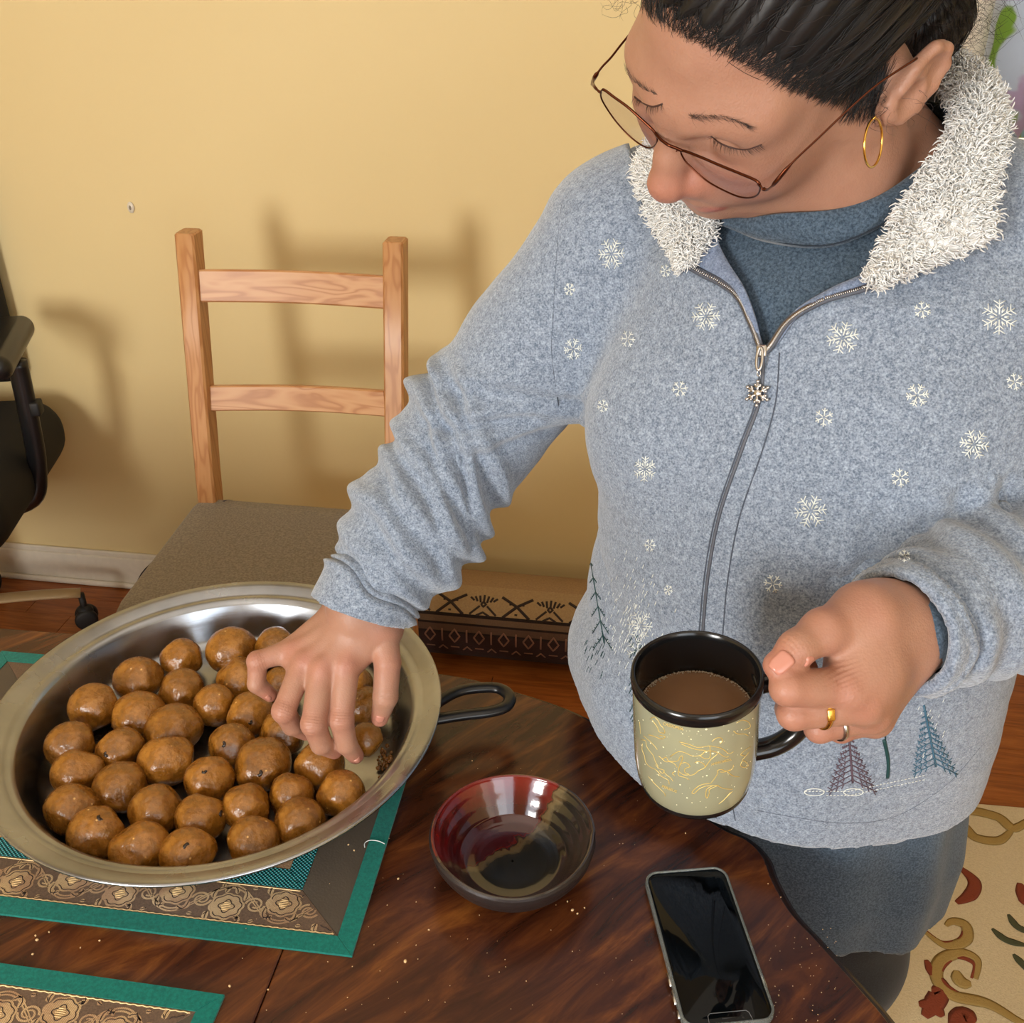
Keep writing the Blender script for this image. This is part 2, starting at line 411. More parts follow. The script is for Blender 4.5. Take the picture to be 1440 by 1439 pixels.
fl = MB(); rbox(fl, -2.12, 2.42, RD-.12, .12, -.1, -.0125); fl = fl.build('floor', 'floor', smooth=False, kind='structure')
for r in range(13):                                   # oak boards of the part of the floor in view
    u = -1.98 - .37*((r*7) % 5)/5
    while u < 2.28:
        Ln = .9 + .5*random.random(); a, b = max(u, -1.99), min(u+Ln, 2.29)
        if b-a > .05:
            mb = MB(); rbox(mb, a+.0008, b-.0008, -.004-.076*r-.0752, -.004-.076*r, -.0125, random.uniform(-.0006, 0)); o = mb.build('floor_board', 'floor', fl, smooth=False)
        u += Ln
m = MB(); rbox(m, -2, 2.3, -.014, 0, 0, .088, .004); rbox(m, -2, 2.3, -.009, 0, .085, .102, .003); rbox(m, -2, 2.3, -.024, -.012, 0, .016, .005); m.build('baseboard_back', 'white', kind='structure')
# window in the back wall
m = MB(); rbox(m, .755, .83, -.022, .005, 1.07, 2.3, .006); rbox(m, 1.85, 1.93, -.022, .005, 1.07, 2.3, .006); rbox(m, .74, 1.95, -.022, .005, 2.2, 2.29, .006); rbox(m, .74, 1.95, -.05, .02, 1.13, 1.155, .006)
win = m.build('window_1', 'white', kind='structure')
m = MB(); rbox(m, .83, .87, .03, .06, 1.155, 2.2, .005); rbox(m, 1.81, 1.85, .03, .06, 1.155, 2.2, .005); rbox(m, .87, 1.81, .03, .06, 1.155, 1.20, .005); rbox(m, 1.32, 1.36, .03, .06, 1.2, 2.2, .005); rbox(m, .87, 1.81, .03, .06, 2.16, 2.2, .005)
m.build('window_sash', 'white', win)
t = NT('window_glass'); t.p(Base_Color=(1, 1, 1), Roughness=.02, Transmission_Weight=1., IOR=1.45); MT['glass'] = t.m
m = MB(); rbox(m, .87, 1.32, .043, .047, 1.2, 2.16); m.build('pane', 'glass', win, smooth=False)
m = MB(); rbox(m, 1.36, 1.81, .043, .047, 1.2, 2.16); m.build('pane', 'glass', win, smooth=False)
# curtain: thin, light comes through, printed leaves
t = NT('floral_voile'); v = t.mapping((1, 1, .8)); n1 = t.noise(11, 2, .5, v, .8); n2 = t.noise(15, 2, .5, t.mapping((1, 1, .7), loc=(3, 1, 2)), .8); n3 = t.noise(12, 2, .5, t.mapping(loc=(7, 3, 9)), .6)
c = t.mix(t.ramp(n1, [(.54, (0, 0, 0)), (.58, (1, 1, 1))]), S3((214, 218, 224)), S3((158, 186, 96)))
c = t.mix(t.ramp(n2, [(.58, (0, 0, 0)), (.62, (1, 1, 1))]), c, S3((176, 206, 208)))
c = t.mix(t.ramp(n3, [(.60, (0, 0, 0)), (.66, (1, 1, 1))]), c, S3((206, 188, 206)))
t.p(Base_Color=c, Roughness=.9)
tr = t.N.new('ShaderNodeBsdfTranslucent'); t.L.new(c, tr.inputs[0]); mx = t.N.new('ShaderNodeMixShader'); mx.inputs[0].default_value = .6
t.L.new(t.b.outputs[0], mx.inputs[1]); t.L.new(tr.outputs[0], mx.inputs[2]); t.L.new(mx.outputs[0], t.out.inputs[0]); MT['voile'] = t.m
m = MB(); rings = []
for s_ in (0, 1):
    for zz in ((1.17, 2.28) if s_ == 0 else (2.28, 1.17)):
        rings.append([RW(u, -.055+.016*math.sin(u*62)+.006*math.sin(u*23) - .0012*s_, zz) for u in np.linspace(.822, 1.88, 150)])
rings.append(rings[0]); m.loft(rings, False)
o = m.build('curtain', 'voile', label='sheer pale curtain printed with green leaves at the window', cat='curtain')
m = MB(); m.tube([RW(.7, -.06, 2.3), RW(1.98, -.06, 2.3)], .009, 10); m.build('curtain_rod', 'white', label='white curtain rod above the window', cat='rod')

# white spot on the wall
wp = MB(); q = Yp(172, 298, 2.15); u = float((q-RW(0, 0))@UX); c = RW(u, -.002, q[2]); wp.ell(c, (.008, .004, .012), RR); 
e = empty('wall_anchor', c, label='small white plastic anchor in the yellow wall above the wooden chair', cat='wall anchor'); wp.build('anchor_body', 'white', e)
wp = MB(); wp.ell(c - UY*.003, (.003, .002, .005), RR); wp.build('anchor_slot', 'cloth', e)

# rug with scrolls -------------------------------------------------
t = NT('cream_wool_pile'); n = t.noise(300, 3, .7); t.p(Base_Color=t.mix(n, S3((188, 168, 130)), S3((226, 210, 178))), Roughness=1., Sheen_Weight=.3); t.bump(n, .6, .003); MT['rugc'] = t.m
for nm, c in (('rug_red', (132, 58, 32)), ('rug_olive', (168, 138, 78)), ('rug_green', (74, 76, 50))):
    t = NT(nm+'_pile'); n = t.noise(300, 3, .7); t.p(Base_Color=t.mix(n, tuple(x*.75 for x in S3(c)), S3(c)), Roughness=1.); t.bump(n, .6, .003); MT[nm] = t.m
rug = empty('area_rug', (1.3, .6, 0), label='cream rug with red and olive scrolls on the floor behind the woman', cat='rug')
a = Z(1380, 1130, .009); b = Z(1440, 1135, .009); dv = unit(b-a); pv = np.array([dv[1], -dv[0], 0])
cc = a - dv*.80; mb = MB(); P0 = [cc, cc+dv*2.0, cc+dv*2.0+pv*1.2, cc+pv*1.2]
mid = sum(P0)/4; mb.box((mid[0], mid[1], .0045), (2.0, 1.2, .009), np.array([dv, -pv, [0, 0, 1]]).T, .004); mb.build('pile', 'rugc', rug)
def scroll(px, w, mat, nm):
    P = [Z(x, y, .0095) for x, y in catmull([np.array(p) for p in px], 8)]; mb = MB()
    ws = [w*min(1, .35+2.2*min(i, len(P)-1-i)/len(P)) for i in range(len(P))]
    mb.tube(P, ws, 6, True, (np.array([0, 0, 1.]), .06)); mb.build(nm, mat, rug)
for px, w, mt in [
  ([(1310,1165),(1345,1140),(1400,1148),(1425,1165),(1450,1150)],.012,'rug_olive'), ([(1425,1165),(1405,1182),(1372,1178),(1350,1160),(1330,1185)],.011,'rug_olive'),
  ([(1350,1220),(1370,1240),(1365,1258),(1345,1270)],.012,'rug_red'),
  ([(1300,1310),(1330,1330),(1358,1322),(1358,1302),(1340,1296),(1330,1302)],.010,'rug_olive'), ([(1296,1304),(1325,1326),(1350,1322),(1356,1306),(1340,1298)],.005,'rug_red'),
  ([(1372,1377),(1374,1350),(1350,1340),(1322,1352),(1318,1378),(1340,1400),(1390,1412),(1440,1440),(1480,1450)],.011,'rug_olive'),
  ([(1366,1376),(1370,1356),(1345,1345),(1326,1358),(1322,1376),(1342,1394),(1360,1400)],.0055,'rug_red'), ([(1345,1365),(1350,1380),(1366,1384)],.012,'rug_olive'),
  ([(1302,1350),(1315,1372),(1342,1398)],.009,'rug_red'), ([(1300,1430),(1320,1400),(1310,1395)],.016,'rug_red'), ([(1340,1450),(1355,1430),(1370,1440)],.018,'rug_red'), ([(1292,1412),(1312,1416),(1326,1430)],.012,'rug_red'),
  ([(1395,1306),(1415,1322),(1445,1330)],.007,'rug_green'), ([(1418,1286),(1430,1303),(1450,1312)],.007,'rug_green'), ([(1425,1342),(1438,1356),(1455,1372)],.007,'rug_green'), ([(1434,1242),(1440,1262),(1446,1275)],.012,'rug_red'),
  ([(1450,1400),(1520,1330),(1560,1260),(1500,1200)],.012,'rug_olive'), ([(1500,1400),(1560,1340),(1600,1240)],.006,'rug_red')]:
    scroll(px, w, mt, 'scroll' if mt != 'rug_green' else 'leaf_sprig')

# rolled kilim against the wall ------------------------------------
RLR = .100
t = NT('kilim_weave'); s = t.N.new('ShaderNodeSeparateXYZ'); t.L.new(t.co, s.inputs[0])
an = t.math('ARCTAN2', s.outputs[2], t.math('MULTIPLY', s.outputs[1], -1.))      # angle up from the front
k = t.ramp(t.math('MULTIPLY_ADD', an, 1/3.2, .5), [(0, S3((44, 20, 16))), (.50, S3((40, 18, 14))), (.535, S3((20, 12, 10))), (.55, S3((92, 66, 48))), (.60, S3((20, 12, 10))), (.615, S3((110, 86, 64))), (.66, S3((20, 14, 12))), (.68, S3((176, 146, 104))), (.90, S3((168, 136, 96)))], 'CONSTANT')
n = t.noise(260, 2); t.p(Base_Color=t.mix(t.math('MULTIPLY', n, .4), k, S3((60, 36, 26))), Roughness=1.); t.bump(n, .6, .002); MT['kilim'] = t.m
rc = RW(.32, -RLR-.03, RLR)
roll = empty('rolled_rug', (rc[0], rc[1], 0), label='rolled patterned rug with beige and dark red bands lying along the back wall', cat='rug')
mb = MB(); UL = .62
prof = [(RLR*math.cos(q), RLR*math.sin(q)) for q in np.linspace(0, 2*math.pi, 48, endpoint=False)]
mb.loft([[np.array([x, -y*1.0, z]) for y, z in prof] for x in np.linspace(-UL, UL, 30)], True, True)
ro = mb.build('roll_body', 'kilim', None); ro.parent = roll; ro.location = (0, 0, RLR); ro.rotation_euler = (0, 0, PHI)
def rollmark(segs, name='woven_motif', mat='pattern', w=.003):
    mb = MB()
    for P in segs:
        Q = []; Nn = []
        for i in range(len(P)-1):
            for t_ in np.linspace(0, 1, 5, endpoint=(i == len(P)-2)):
                x = P[i][0]*(1-t_)+P[i+1][0]*t_; q = (P[i][1]*(1-t_)+P[i+1][1]*t_)/RLR
                Nn.append((0, -math.cos(q), math.sin(q))); Q.append(np.array([x, -RLR*math.cos(q), RLR*math.sin(q)]))
        mb.tube(Q, w, 5, True, (np.array(Nn), .3))
    o = mb.build(name, mat, None); o.parent = roll; o.location = (0, 0, RLR); o.rotation_euler = (0, 0, PHI)
for i in range(8):
    x = -.58 + i*.15; y0 = .084
    rollmark([[(x-.03, y0-.026), (x, y0), (x+.035, y0+.02)], [(x+.03, y0-.026), (x, y0), (x-.035, y0+.02)], [(x-.017, y0+.006), (x-.012, y0+.006)], [(x+.012, y0+.006), (x+.017, y0+.006)], [(x, y0-.016), (x, y0-.02)]], w=.0035)
    x += .075
    rollmark([[(x-.03, y0-.024), (x-.008, y0-.004)], [(x+.03, y0-.024), (x+.008, y0-.004)], [(x-.015, y0-.026), (x, y0-.018), (x+.015, y0-.026)]] +
             [[(x+a*.012, y0+.002+abs(a)*.003), (x+a*.017, y0+.022-abs(a)*.004)] for a in (-1.8, -1.2, -.6, 0, .6, 1.2, 1.8)] + [[(x-.006, y0), (x, y0+.006), (x+.006, y0), (x, y0-.006), (x-.006, y0)]], w=.0026)
MT['pat2'] = plain('dusty_pink_thread', (126, 88, 68), .9)
for i in range(21):
    x = -.585 + i*.056
    rollmark([[(x-.012, .004), (x, .022), (x+.012, .004), (x, -.014), (x-.012, .004)], [(x+.028, .022), (x+.028, -.012)], [(x+.018, -.04), (x+.028, -.026), (x+.038, -.04)], [(x-.01, -.03), (x+.01, -.03)]], 'woven_motif', 'pat2', .0022)

# blue ball behind the chair
c = np.array([-.75, 1.965, .126]); mb = MB(); mb.ell(c, .125, None, 40, 26)
e = empty('rubber_ball', (c[0], c[1], 0), label='dark blue rounded ball half hidden behind the wooden chair seat', cat='ball'); mb.build('ball_shell', 'blue', e)
mb = MB(); mb.tube([c+.1255*np.array([math.cos(q), 0, math.sin(q)]) for q in np.linspace(0, 6.283, 40, endpoint=False)], .0015, 6, closed=True); mb.build('seam', 'blackm', e)

# ================================================================== WOODEN CHAIR
def NR(p, k=.945):
    return np.array([0, 0, 1.5]) + (np.array(p, float)-[0, 0, 1.5])*k
ch = empty('dining_chair', (-.43, 1.5, 0), label='orange pine ladder-back chair with a taupe slipcovered seat by the yellow wall', cat='chair')
def post(P, nm='back_post'):
    mb = MB(); rings = []
    for p in P:
        rings.append([p + RR@np.array([sx*.0185, sy*.022, 0]) for sx, sy in ((-1, -.8), (-.8, -1), (.8, -1), (1, -.8), (1, .8), (.8, 1), (-.8, 1), (-1, .8))])
    t0 = rings[-1]; cen = sum(t0)/8; rings.append([cen + (q-cen)*.86 + np.array([0, 0, .003]) for q in t0])
    mb.loft(rings, True, True); sharp(mb.build(nm, 'pine', ch))
PL = [Yp(265, 327, 1.95), Yp(279, 500, 1.905), Yp(292, 660, 1.87), Yp(297, 712, 1.85)]; PL = [NR(p) for p in PL]; PL.append(np.array([PL[-1][0]-.005, PL[-1][1]+.02, 0]))
PRt = [Yp(556, 339, 1.895), Yp(557, 500, 1.85), Yp(558, 665, 1.815), Yp(559, 716, 1.795)]; PRt = [NR(p) for p in PRt]; PRt.append(np.array([PRt[-1][0]+.005, PRt[-1][1]+.02, 0]))
post(PL[::-1]); post(PRt[::-1])
for (a, b, h) in ((Yp(287, 402, 1.925), Yp(538, 411, 1.87), .058), (Yp(299, 560, 1.893), Yp(538, 567, 1.838), .048)):
    a, b = NR(a), NR(b); d_ = unit(b-a); a, b = a-d_*.006, b+d_*.006; mb = MB(); ax = unit(b-a); up = unit(np.array([0, .22, 1.]) - ax*(ax[2])); nn = np.cross(ax, up); rings = []
    for t_ in np.linspace(0, 1, 11):
        p = a+(b-a)*t_ + UY*.012*math.sin(math.pi*t_)
        rings.append([p + up*sy*h/2 + nn*sx*.009 for sx, sy in ((-1, -.9), (-.7, -1), (.7, -1), (1, -.9), (1, .9), (.7, 1), (-.7, 1), (-1, .9))])
    mb.loft(rings, True, True)
    t_ = 0; o = sharp(mb.build('back_slat', 'pine', ch))
t = NT('pine_slat_wood'); v = t.mapping((2.4, 14, 22), (0, 0, -PHI)); a = t.noise(1.5, 2, .4, v, .5); w = t.math('SINE', t.math('MULTIPLY', a, 40.))
t.p(Base_Color=t.ramp(t.math('MULTIPLY_ADD', w, .5, .5), [(0, S3((198, 150, 104))), (.7, S3((190, 138, 92))), (1, S3((174, 120, 76)))]), Roughness=.4)
for o in list(ch.children):
    if o.name.startswith('back_slat'): o.data.materials[0] = t.m
SB = [np.array([-.655, 1.865, .46]), np.array([-.225, 1.80, .46]), np.array([-.165, 1.375, .46]), np.array([-.70, 1.455, .46])]; SB = [NR(p) for p in SB]; SZ = SB[0][2]-.46
# slipcovered seat: rounded pad with a skirt
cen = sum(SB)/4; mb = MB(); rings = []
def seatring(k, z, wv=0):
    P = []
    for i in range(4):
        a, b = SB[i], SB[(i+1) % 4]
        for t_ in np.linspace(0, 1, 12, endpoint=False):
            p = a+(b-a)*t_; d = p-cen; r = 1-(.02 if (t_ < .04) else 0); q = cen + d*k*r; q = q + unit(np.array([d[0], d[1], 0]))*wv*math.sin((i+t_)*19); q[2] = z; P.append(q)
    return P
for k, z, wv in ((1.0, .33, .006), (1.005, .38, .004), (1.0, .44, .001), (.985, .455, 0), (.95, .462, 0), (.7, .466, 0), (.35, .467, 0), (.02, .467, 0)): rings.append(seatring(k, z+SZ, wv))
mb.loft(rings, True, True); mb.build('seat_slipcover', 'cloth', ch)
for p in (SB[2]+[-.025, .03, 0], SB[3]+[.03, .03, 0]):
    mb = MB(); mb.box((p[0], p[1], .235), (.042, .042, .47), RR, .003); sharp(mb.build('leg', 'pine', ch))
for a, b in ((PL[-1], SB[3]+[.03, .03, 0]), (PRt[-1], SB[2]+[-.025, .03, 0])):
    mb = MB(); a = np.array([a[0], a[1], .2]); b = np.array([b[0], b[1], .2]); d = unit(b-a); mb.box((a+b)/2, (np.linalg.norm(b-a), .02, .035), np.array([d, np.cross([0, 0, 1], d), [0, 0, 1]]).T, .003); mb.build('stretcher', 'pine', ch)
mb = MB(); mb.tube(catmull([PL[3]+[.02, -.02, .0], PL[3]+[.03, -.01, .012], PL[3]+[.04, .005, .004]], 5), .006, 8); mb.build('tie_strap', 'blue', ch)

# ================================================================== OFFICE CHAIR
oc = np.array([-1.335, 1.93, 0]); of = empty('office_chair', oc, label='black office chair with armrest and castors at the left edge', cat='chair')
mb = MB(); mb.tube([oc+[0, 0, .09], oc+[0, 0, .40]], [.03, .024], 20); mb.build('column', 'blackm', of)
MT['birch'] = plain('pale_bent_wood', (176, 150, 112), .35)
tip = np.array([-1.03, 2.04, .098])
for i in range(5):
    ang = math.atan2(tip[1]-oc[1], tip[0]-oc[0]) + i*2*math.pi/5
    d = np.array([math.cos(ang), math.sin(ang), 0]); L = .315 if i != 1 else .26
    P = [oc + d*t_*L + [0, 0, .128 - .03*t_**2] for t_ in np.linspace(.06, 1, 9)]
    mb = MB(); mb.tube(P, .02, 10, True, (np.array([0, 0, 1.]), .38)); lg = mb.build('base_leg', 'birch', of)
    q = oc + d*L; ax = np.array([-d[1], d[0], 0])
    mb = MB()
    for s_ in (-1, 1): mb.lathe([(.001, -.009), (.02, -.009), (.026, -.006), (.027, 0), (.026, .006), (.02, .009), (.001, .009)], q+ax*s_*.013+[0, 0, .0275], 24, frame_z(ax))
    mb.tube([q+[0, 0, .03], q+[0, 0, .095]], .008, 10); mb.ell(q+[0, 0, .045], (.02, .02, .018)); mb.build('castor', 'blackm', lg)
sd = unit(np.array([1, .1, 0])); fd = np.array([-sd[1], sd[0], 0])*-1
Rs = np.array([sd, np.cross([0, 0, 1], sd), [0, 0, 1]]).T
mb = MB(); mb.box(oc+[.055, -.04, .49], (.56, .52, .16), Rs, .075); mb.build('seat', 'office', of)
mb = MB(); mb.box(oc+[-.02, .25, .84], (.46, .07, .52), Rs, .034); mb.build('backrest', 'office', of)
mb = MB(); mb.tube([oc+[-.02, .2, .42], oc+[-.02, .285, .5], oc+[-.02, .285, .7]], .018, 10); mb.build('back_bracket', 'blackm', of)
for s_ in (1, -1):
    base = oc + sd*s_*.325
    if s_ == 1: a0 = Yp(30, 520, 1.9); a1 = Yp(52, 655, 1.9)
    else: a0 = base+[0, -.02, .72]; a1 = base+[0, -.02, .5]
    arm = MB(); arm.tube(catmull([a0+[-.004, 0, .02], (a0+a1)/2, a1, a1+[-.02*s_-.01, 0, -.08], a1+[-.14*s_, 0, -.12]], 6), .02, 12, True, (np.array([0, 1., 0]), .8)); ar = arm.build('arm_post', 'black', of)
    mb = MB(); mb.box(a0+[-.045 if s_ == 1 else 0, .0, .045], (.115, .27, .05), Rs@rotz(.12), .024); mb.build('arm_pad', 'black', ar)
    mb = MB(); mb.box(a0*.62+a1*.38+[.018*s_, 0, 0], (.02, .03, .03), Rs, .004); mb.build('height_button', 'blackm', ar)

# ================================================================== TABLE
tpts = [(-1.35,.62),(-1.25,.85),(-1.0,1.0),(-.75,1.03),(-.52,1.011),(-.3,.978),(-.082,.936),(-.016,.913),(.063,.874),(.115,.83),(.160,.775),(.199,.710),(.228,.688),(.2415,.665),(.244,.64),(.252,.605),(.268,.575),(.29,.532),(.307,.495),(.325,.43),(.332,.35),(.31,.22),(.22,.10),(.0,.04),(-.5,.09),(-1.0,.2),(-1.3,.4)]
TO = np.array(catmull([np.array(p) for p in tpts], 6, True))[::-1]           # counter-clockwise
def inset(P, d):
    n = len(P); t_ = np.roll(P, -1, 0)-np.roll(P, 1, 0); t_ /= np.linalg.norm(t_, axis=1)[:, None]; return P + np.c_[-t_[:, 1], t_[:, 0]]*d
ar_ = sum(TO[i-1][0]*TO[i][1]-TO[i][0]*TO[i-1][1] for i in range(len(TO)))
if ar_ < 0: TO = TO[::-1]
table = empty('dining_table', (-.5, .55, 0), label='dark walnut dining table with a shaped moulded edge, under the steel pan', cat='table')
sA = Z(395, 1342, .75)[:2]; sd2 = UY[:2]; sn = np.array([sd2[1], -sd2[0]])
def clip(P, p0, n):
    out = []
    for i in range(len(P)):
        a, b = P[i-1], P[i]; da, db = (a-p0)@n, (b-p0)@n
        if (da < 0) != (db < 0): out.append(a+(b-a)*da/(da-db))
        if db >= 0: out.append(b)
    return out
TI = inset(TO, .010)
for sgn, nm in ((1, 'table_leaf'), (-1, 'table_leaf')):
    P = clip(list(TI), sA+sn*sgn*.0006, sn*sgn); mb = MB(); Pi = inset(np.array(P), .0012)
    mb.loft([[(*p, .728) for p in P], [(*p, .7491) for p in P], [(*p, .750) for p in Pi]], True, True)
    sharp(mb.build(nm, 'table', table), 25)
mb = MB(); prof = [(.0125, .7482), (.0095, .7490), (.0085, .7440), (.005, .7435), (.0005, .7415), (-.0005, .738), (.0005, .7345), (.0035, .733), (.003, .728), (-.001, .722), (-.001, .718), (.004, .715), (.03, .715)]
mb.loft([[(*p, z) for p in inset(TO, d)] for d, z in prof], True, False); MT['mould'] = m_wood('dark_moulding', (26, 14, 9), (40, 21, 12), (56, 30, 17), 8, .25); mb.build('edge_moulding', 'mould', table)
mb = MB(); P = inset(TO, .09); mb.loft([[(*p, .64) for p in P], [(*p, .728) for p in P]], True, True); sharp(mb.build('apron', 'mould', table))
for x, y in ((-1.05, .8), (-1.05, .32), (.02, .74), (.12, .25)):
    mb = MB(); mb.lathe([(.03, .64), (.034, .60), (.022, .57), (.034, .52), (.036, .44), (.024, .3), (.020, .1), (.026, .06), (.016, .0)], (x, y, 0), 24, caps=True); mb.build('leg', 'mould', table)

# ================================================================== PLACEMATS
t = NT('teal_basketweave'); s = t.N.new('ShaderNodeSeparateXYZ'); t.L.new(t.co, s.inputs[0])
w = t.math('MULTIPLY', t.math('SINE', t.math('MULTIPLY', s.outputs[0], 1700.)), t.math('SINE', t.math('MULTIPLY', s.outputs[1], 1700.)))
t.p(Base_Color=t.ramp(t.math('MULTIPLY_ADD', w, .5, .5), [(.1, S3((4, 40, 44))), (.55, S3((10, 120, 124))), (1, S3((50, 176, 176)))]), Roughness=.5); t.bump(w, .8, .0015); MT['weave'] = t.m
t = NT('gold_brocade'); n = t.noise(600, 2); s = t.N.new('ShaderNodeSeparateXYZ'); t.L.new(t.co, s.inputs[0])
w = t.math('SINE', t.math('MULTIPLY', t.math('ADD', s.outputs[0], s.outputs[1]), 4200.)); f = t.ramp(t.noise(34, 2), [(.42, (0, 0, 0)), (.58, (1, 1, 1))])
k = t.mix(t.math('MULTIPLY_ADD', w, .3, .3), t.mix(f, S3((214, 184, 140)), S3((188, 152, 118))), S3((120, 94, 70)))
t.p(Base_Color=k, Roughness=.42, Metallic=.25); t.bump(n, .5, .0008); MT['brocade'] = t.m
t = NT('brocade_ground'); n = t.noise(700, 2); t.p(Base_Color=t.mix(n, S3((66, 50, 40)), S3((122, 98, 78))), Roughness=.6); MT['brog'] = t.m
t = NT('grey_brown_satin'); n = t.noise(18, 3); t.p(Base_Color=t.mix(n, S3((66, 56, 46)), S3((92, 82, 70))), Roughness=.5); t.bump(t.noise(500, 2), .3, .0006); MT['satin'] = t.m
MT['inkline'] = plain('dark_woven_outline', (48, 32, 26), .7); MT['goldfl'] = plain('cream_gold_thread', (226, 194, 140), .45)
def placemat(corner, ang, Wd, Dp, label, backright=True, grp=None):
    """corner = front right (or back right) corner; local x runs left, local y runs to the far side"""
    R = rotz(ang); c0 = np.array([corner[0], corner[1], .7502]); sy = 1 if backright else -1
    def L(x, y, z=0): return c0 + R@np.array([-x, sy*y, z])
    e = empty('placemat', c0, label=label, cat='placemat', group=grp)
    def poly(pts, z0, z1, nm, mat):
        P = [L(x, y) for x, y in pts]
        if sy < 0: P = P[::-1]
        cn = sum(P)/len(P); mb = MB()
        ins = [p + unit(cn-p)*.0006 for p in P]
        mb.loft([[p+[0, 0, z0] for p in P], [p+[0, 0, z1-.0004] for p in P], [p+[0, 0, z1] for p in ins]][::1], True, True)
        o = mb.build(nm, mat, e, smooth=False)
        import bmesh
        bm = bmesh.new(); bm.from_mesh(o.data); bmesh.ops.recalc_face_normals(bm, faces=bm.faces); bm.to_mesh(o.data); bm.free(); return o
    B, b1, b2 = .017, .060, .080; s1, s2 = .062, .080
    poly([(.002, .002), (Wd-.002, .002), (Wd-.002, Dp-.002), (.002, Dp-.002)], 0, .0012, 'backing', 'satin')
    for pts in ([(0, 0), (Wd, 0), (Wd-B, B), (B, B)], [(0, 0), (B, B), (B, Dp-B), (0, Dp)], [(0, Dp), (B, Dp-B), (Wd-B, Dp-B), (Wd, Dp)], [(Wd, 0), (Wd, Dp), (Wd-B, Dp-B), (Wd-B, B)]):
        poly(pts, 0, .0026, 'teal_border', 'teal')
    for ys in ((B, b1), (Dp-B, Dp-b1)):
        poly([(B, ys[0]), (Wd-B, ys[0]), (Wd-s1, ys[1]), (s1, ys[1])], .0008, .0018, 'brocade_band', 'brog')
    for x0, x1 in ((B, s1), (Wd-B, Wd-s1)): poly([(x0, B), (x1, b1), (x1, Dp-b1), (x0, Dp-B)], .0008, .0016, 'satin_band', 'satin')
    for ys in ((b1, b2), (Dp-b1, Dp-b2)): poly([(s1, ys[0]), (Wd-s1, ys[0]), (Wd-s2, ys[1]), (s2, ys[1])], .0008, .0022, 'woven_band', 'weave')
    for x0, x1 in ((s1, s2), (Wd-s1, Wd-s2)): poly([(x0, b1), (x1, b2), (x1, Dp-b2), (x0, Dp-b1)], .0008, .0020, 'woven_band', 'weave')
    poly([(s2, b2), (Wd-s2, b2), (Wd-s2, Dp-b2), (s2, Dp-b2)], .0008, .0018, 'centre_panel', 'brocade')
    # floral line work
    def lines(segs, nm, mat, w, z=.0019):
        mb = MB()
        for P in segs:
            P = [p for p in P if B+.001 < p[1] < b1-.001 and p[0] > B + (p[1]-B)*1.05+.002]
            if len(P) > 1: mb.tube([L(x, y, z) for x, y in P], w, 4, True, (np.array([0, 0, 1.]), .3))
        if mb.V: mb.build(nm, mat, e, kind='stuff')
    hb = (b1-B)/2; ym = B+hb; per = .098; ink = []; gold = []; fill = []
    def inside(x, y): return (B+.0012 < y < b1-.0012) and x > B+(y-B)*1.05+.001 and x < Wd-B-(y-B)*1.05
    def leaf(x, y, a, L0, w0, bend):
        P = []
        for q in np.linspace(0, 1, 9): P.append((x+L0*q*math.cos(a+bend*q), y+L0*q*math.sin(a+bend*q), w0*math.sin(math.pi*min(1, q*1.08)**.8)))
        l_ = [(p[0]-p[2]*math.sin(a+bend), p[1]+p[2]*math.cos(a+bend)) for p in P]; r_ = [(p[0]+p[2]*math.sin(a+bend), p[1]-p[2]*math.cos(a+bend)) for p in P]
        fill.append((l_, r_)); ink.append([(p[0], p[1]) for p in P[1:-1]])
    vf = lambda x: ym+hb*.72*math.sin(2*math.pi*x/per)
    xs = np.arange(.0, min(Wd, .52), .002); xe = min(Wd, .5)
    for o_ in (-.0012, .0016): fill.append(([(x, vf(x)+o_) for x in xs], [(x, vf(x)+o_+.0016) for x in xs]))
    x = per*.25; k = 0
    while x < xe:
        s_ = 1 if k % 2 == 0 else -1; cx, cy = x, ym - s_*hb*.22
        n5 = 8; ph_ = .4*k; ro_ = lambda q: (.0128+.0016*abs(math.cos(n5/2*q+ph_)))
        ou = [(cx+1.12*ro_(q)*math.cos(q), cy+ro_(q)*math.sin(q)) for q in np.linspace(0, 6.2832, 45)]; fill.append((ou, [(cx+.01*(p[0]-cx), cy+.01*(p[1]-cy)) for p in ou]))
        inn = [(cx+(.0062+.0012*math.cos(4*q))*math.cos(q), cy+(.0058+.0012*math.cos(4*q))*math.sin(q)) for q in np.linspace(0, 6.2832, 26)]; ink.append(inn)
        ink.append([(cx+1.12*(ro_(q)-.0022)*math.cos(q), cy+(ro_(q)-.0022)*math.sin(q)) for q in np.linspace(.3, 5.6, 36)])
        for j in (-.0036, -.0018, 0, .0018, .0036): gold.append([(cx-.0045+abs(j)*.4, cy+j), (cx+.0045-abs(j)*.4, cy+j)])
        for a0, L0, w0, bd in ((.45, .013, .0030, .9), (-.5, .012, .0028, -.9), (2.6, .013, .0030, -.9), (3.7, .012, .0028, .9), (1.2*s_, .009, .0024, .6), (1.9*s_, .009, .0024, -.6)):
            leaf(cx+.0158*math.cos(a0), cy+.0145*math.sin(a0), a0+bd*.5, L0, w0, bd)
        for q_ in (0., .5):                          # curls between the flowers
            ax, ay = x+per*.25, vf(x+per*.25); fill.append(([(ax+(.010-.008*t_)*math.cos(6.5*t_+q_*6.28), ay+(.009-.007*t_)*math.sin(6.5*t_+q_*6.28)) for t_ in np.linspace(0, .8, 16)], [(ax+(.0078-.007*t_)*math.cos(6.5*t_+q_*6.28), ay+(.0068-.006*t_)*math.sin(6.5*t_+q_*6.28)) for t_ in np.linspace(0, .8, 16)]))
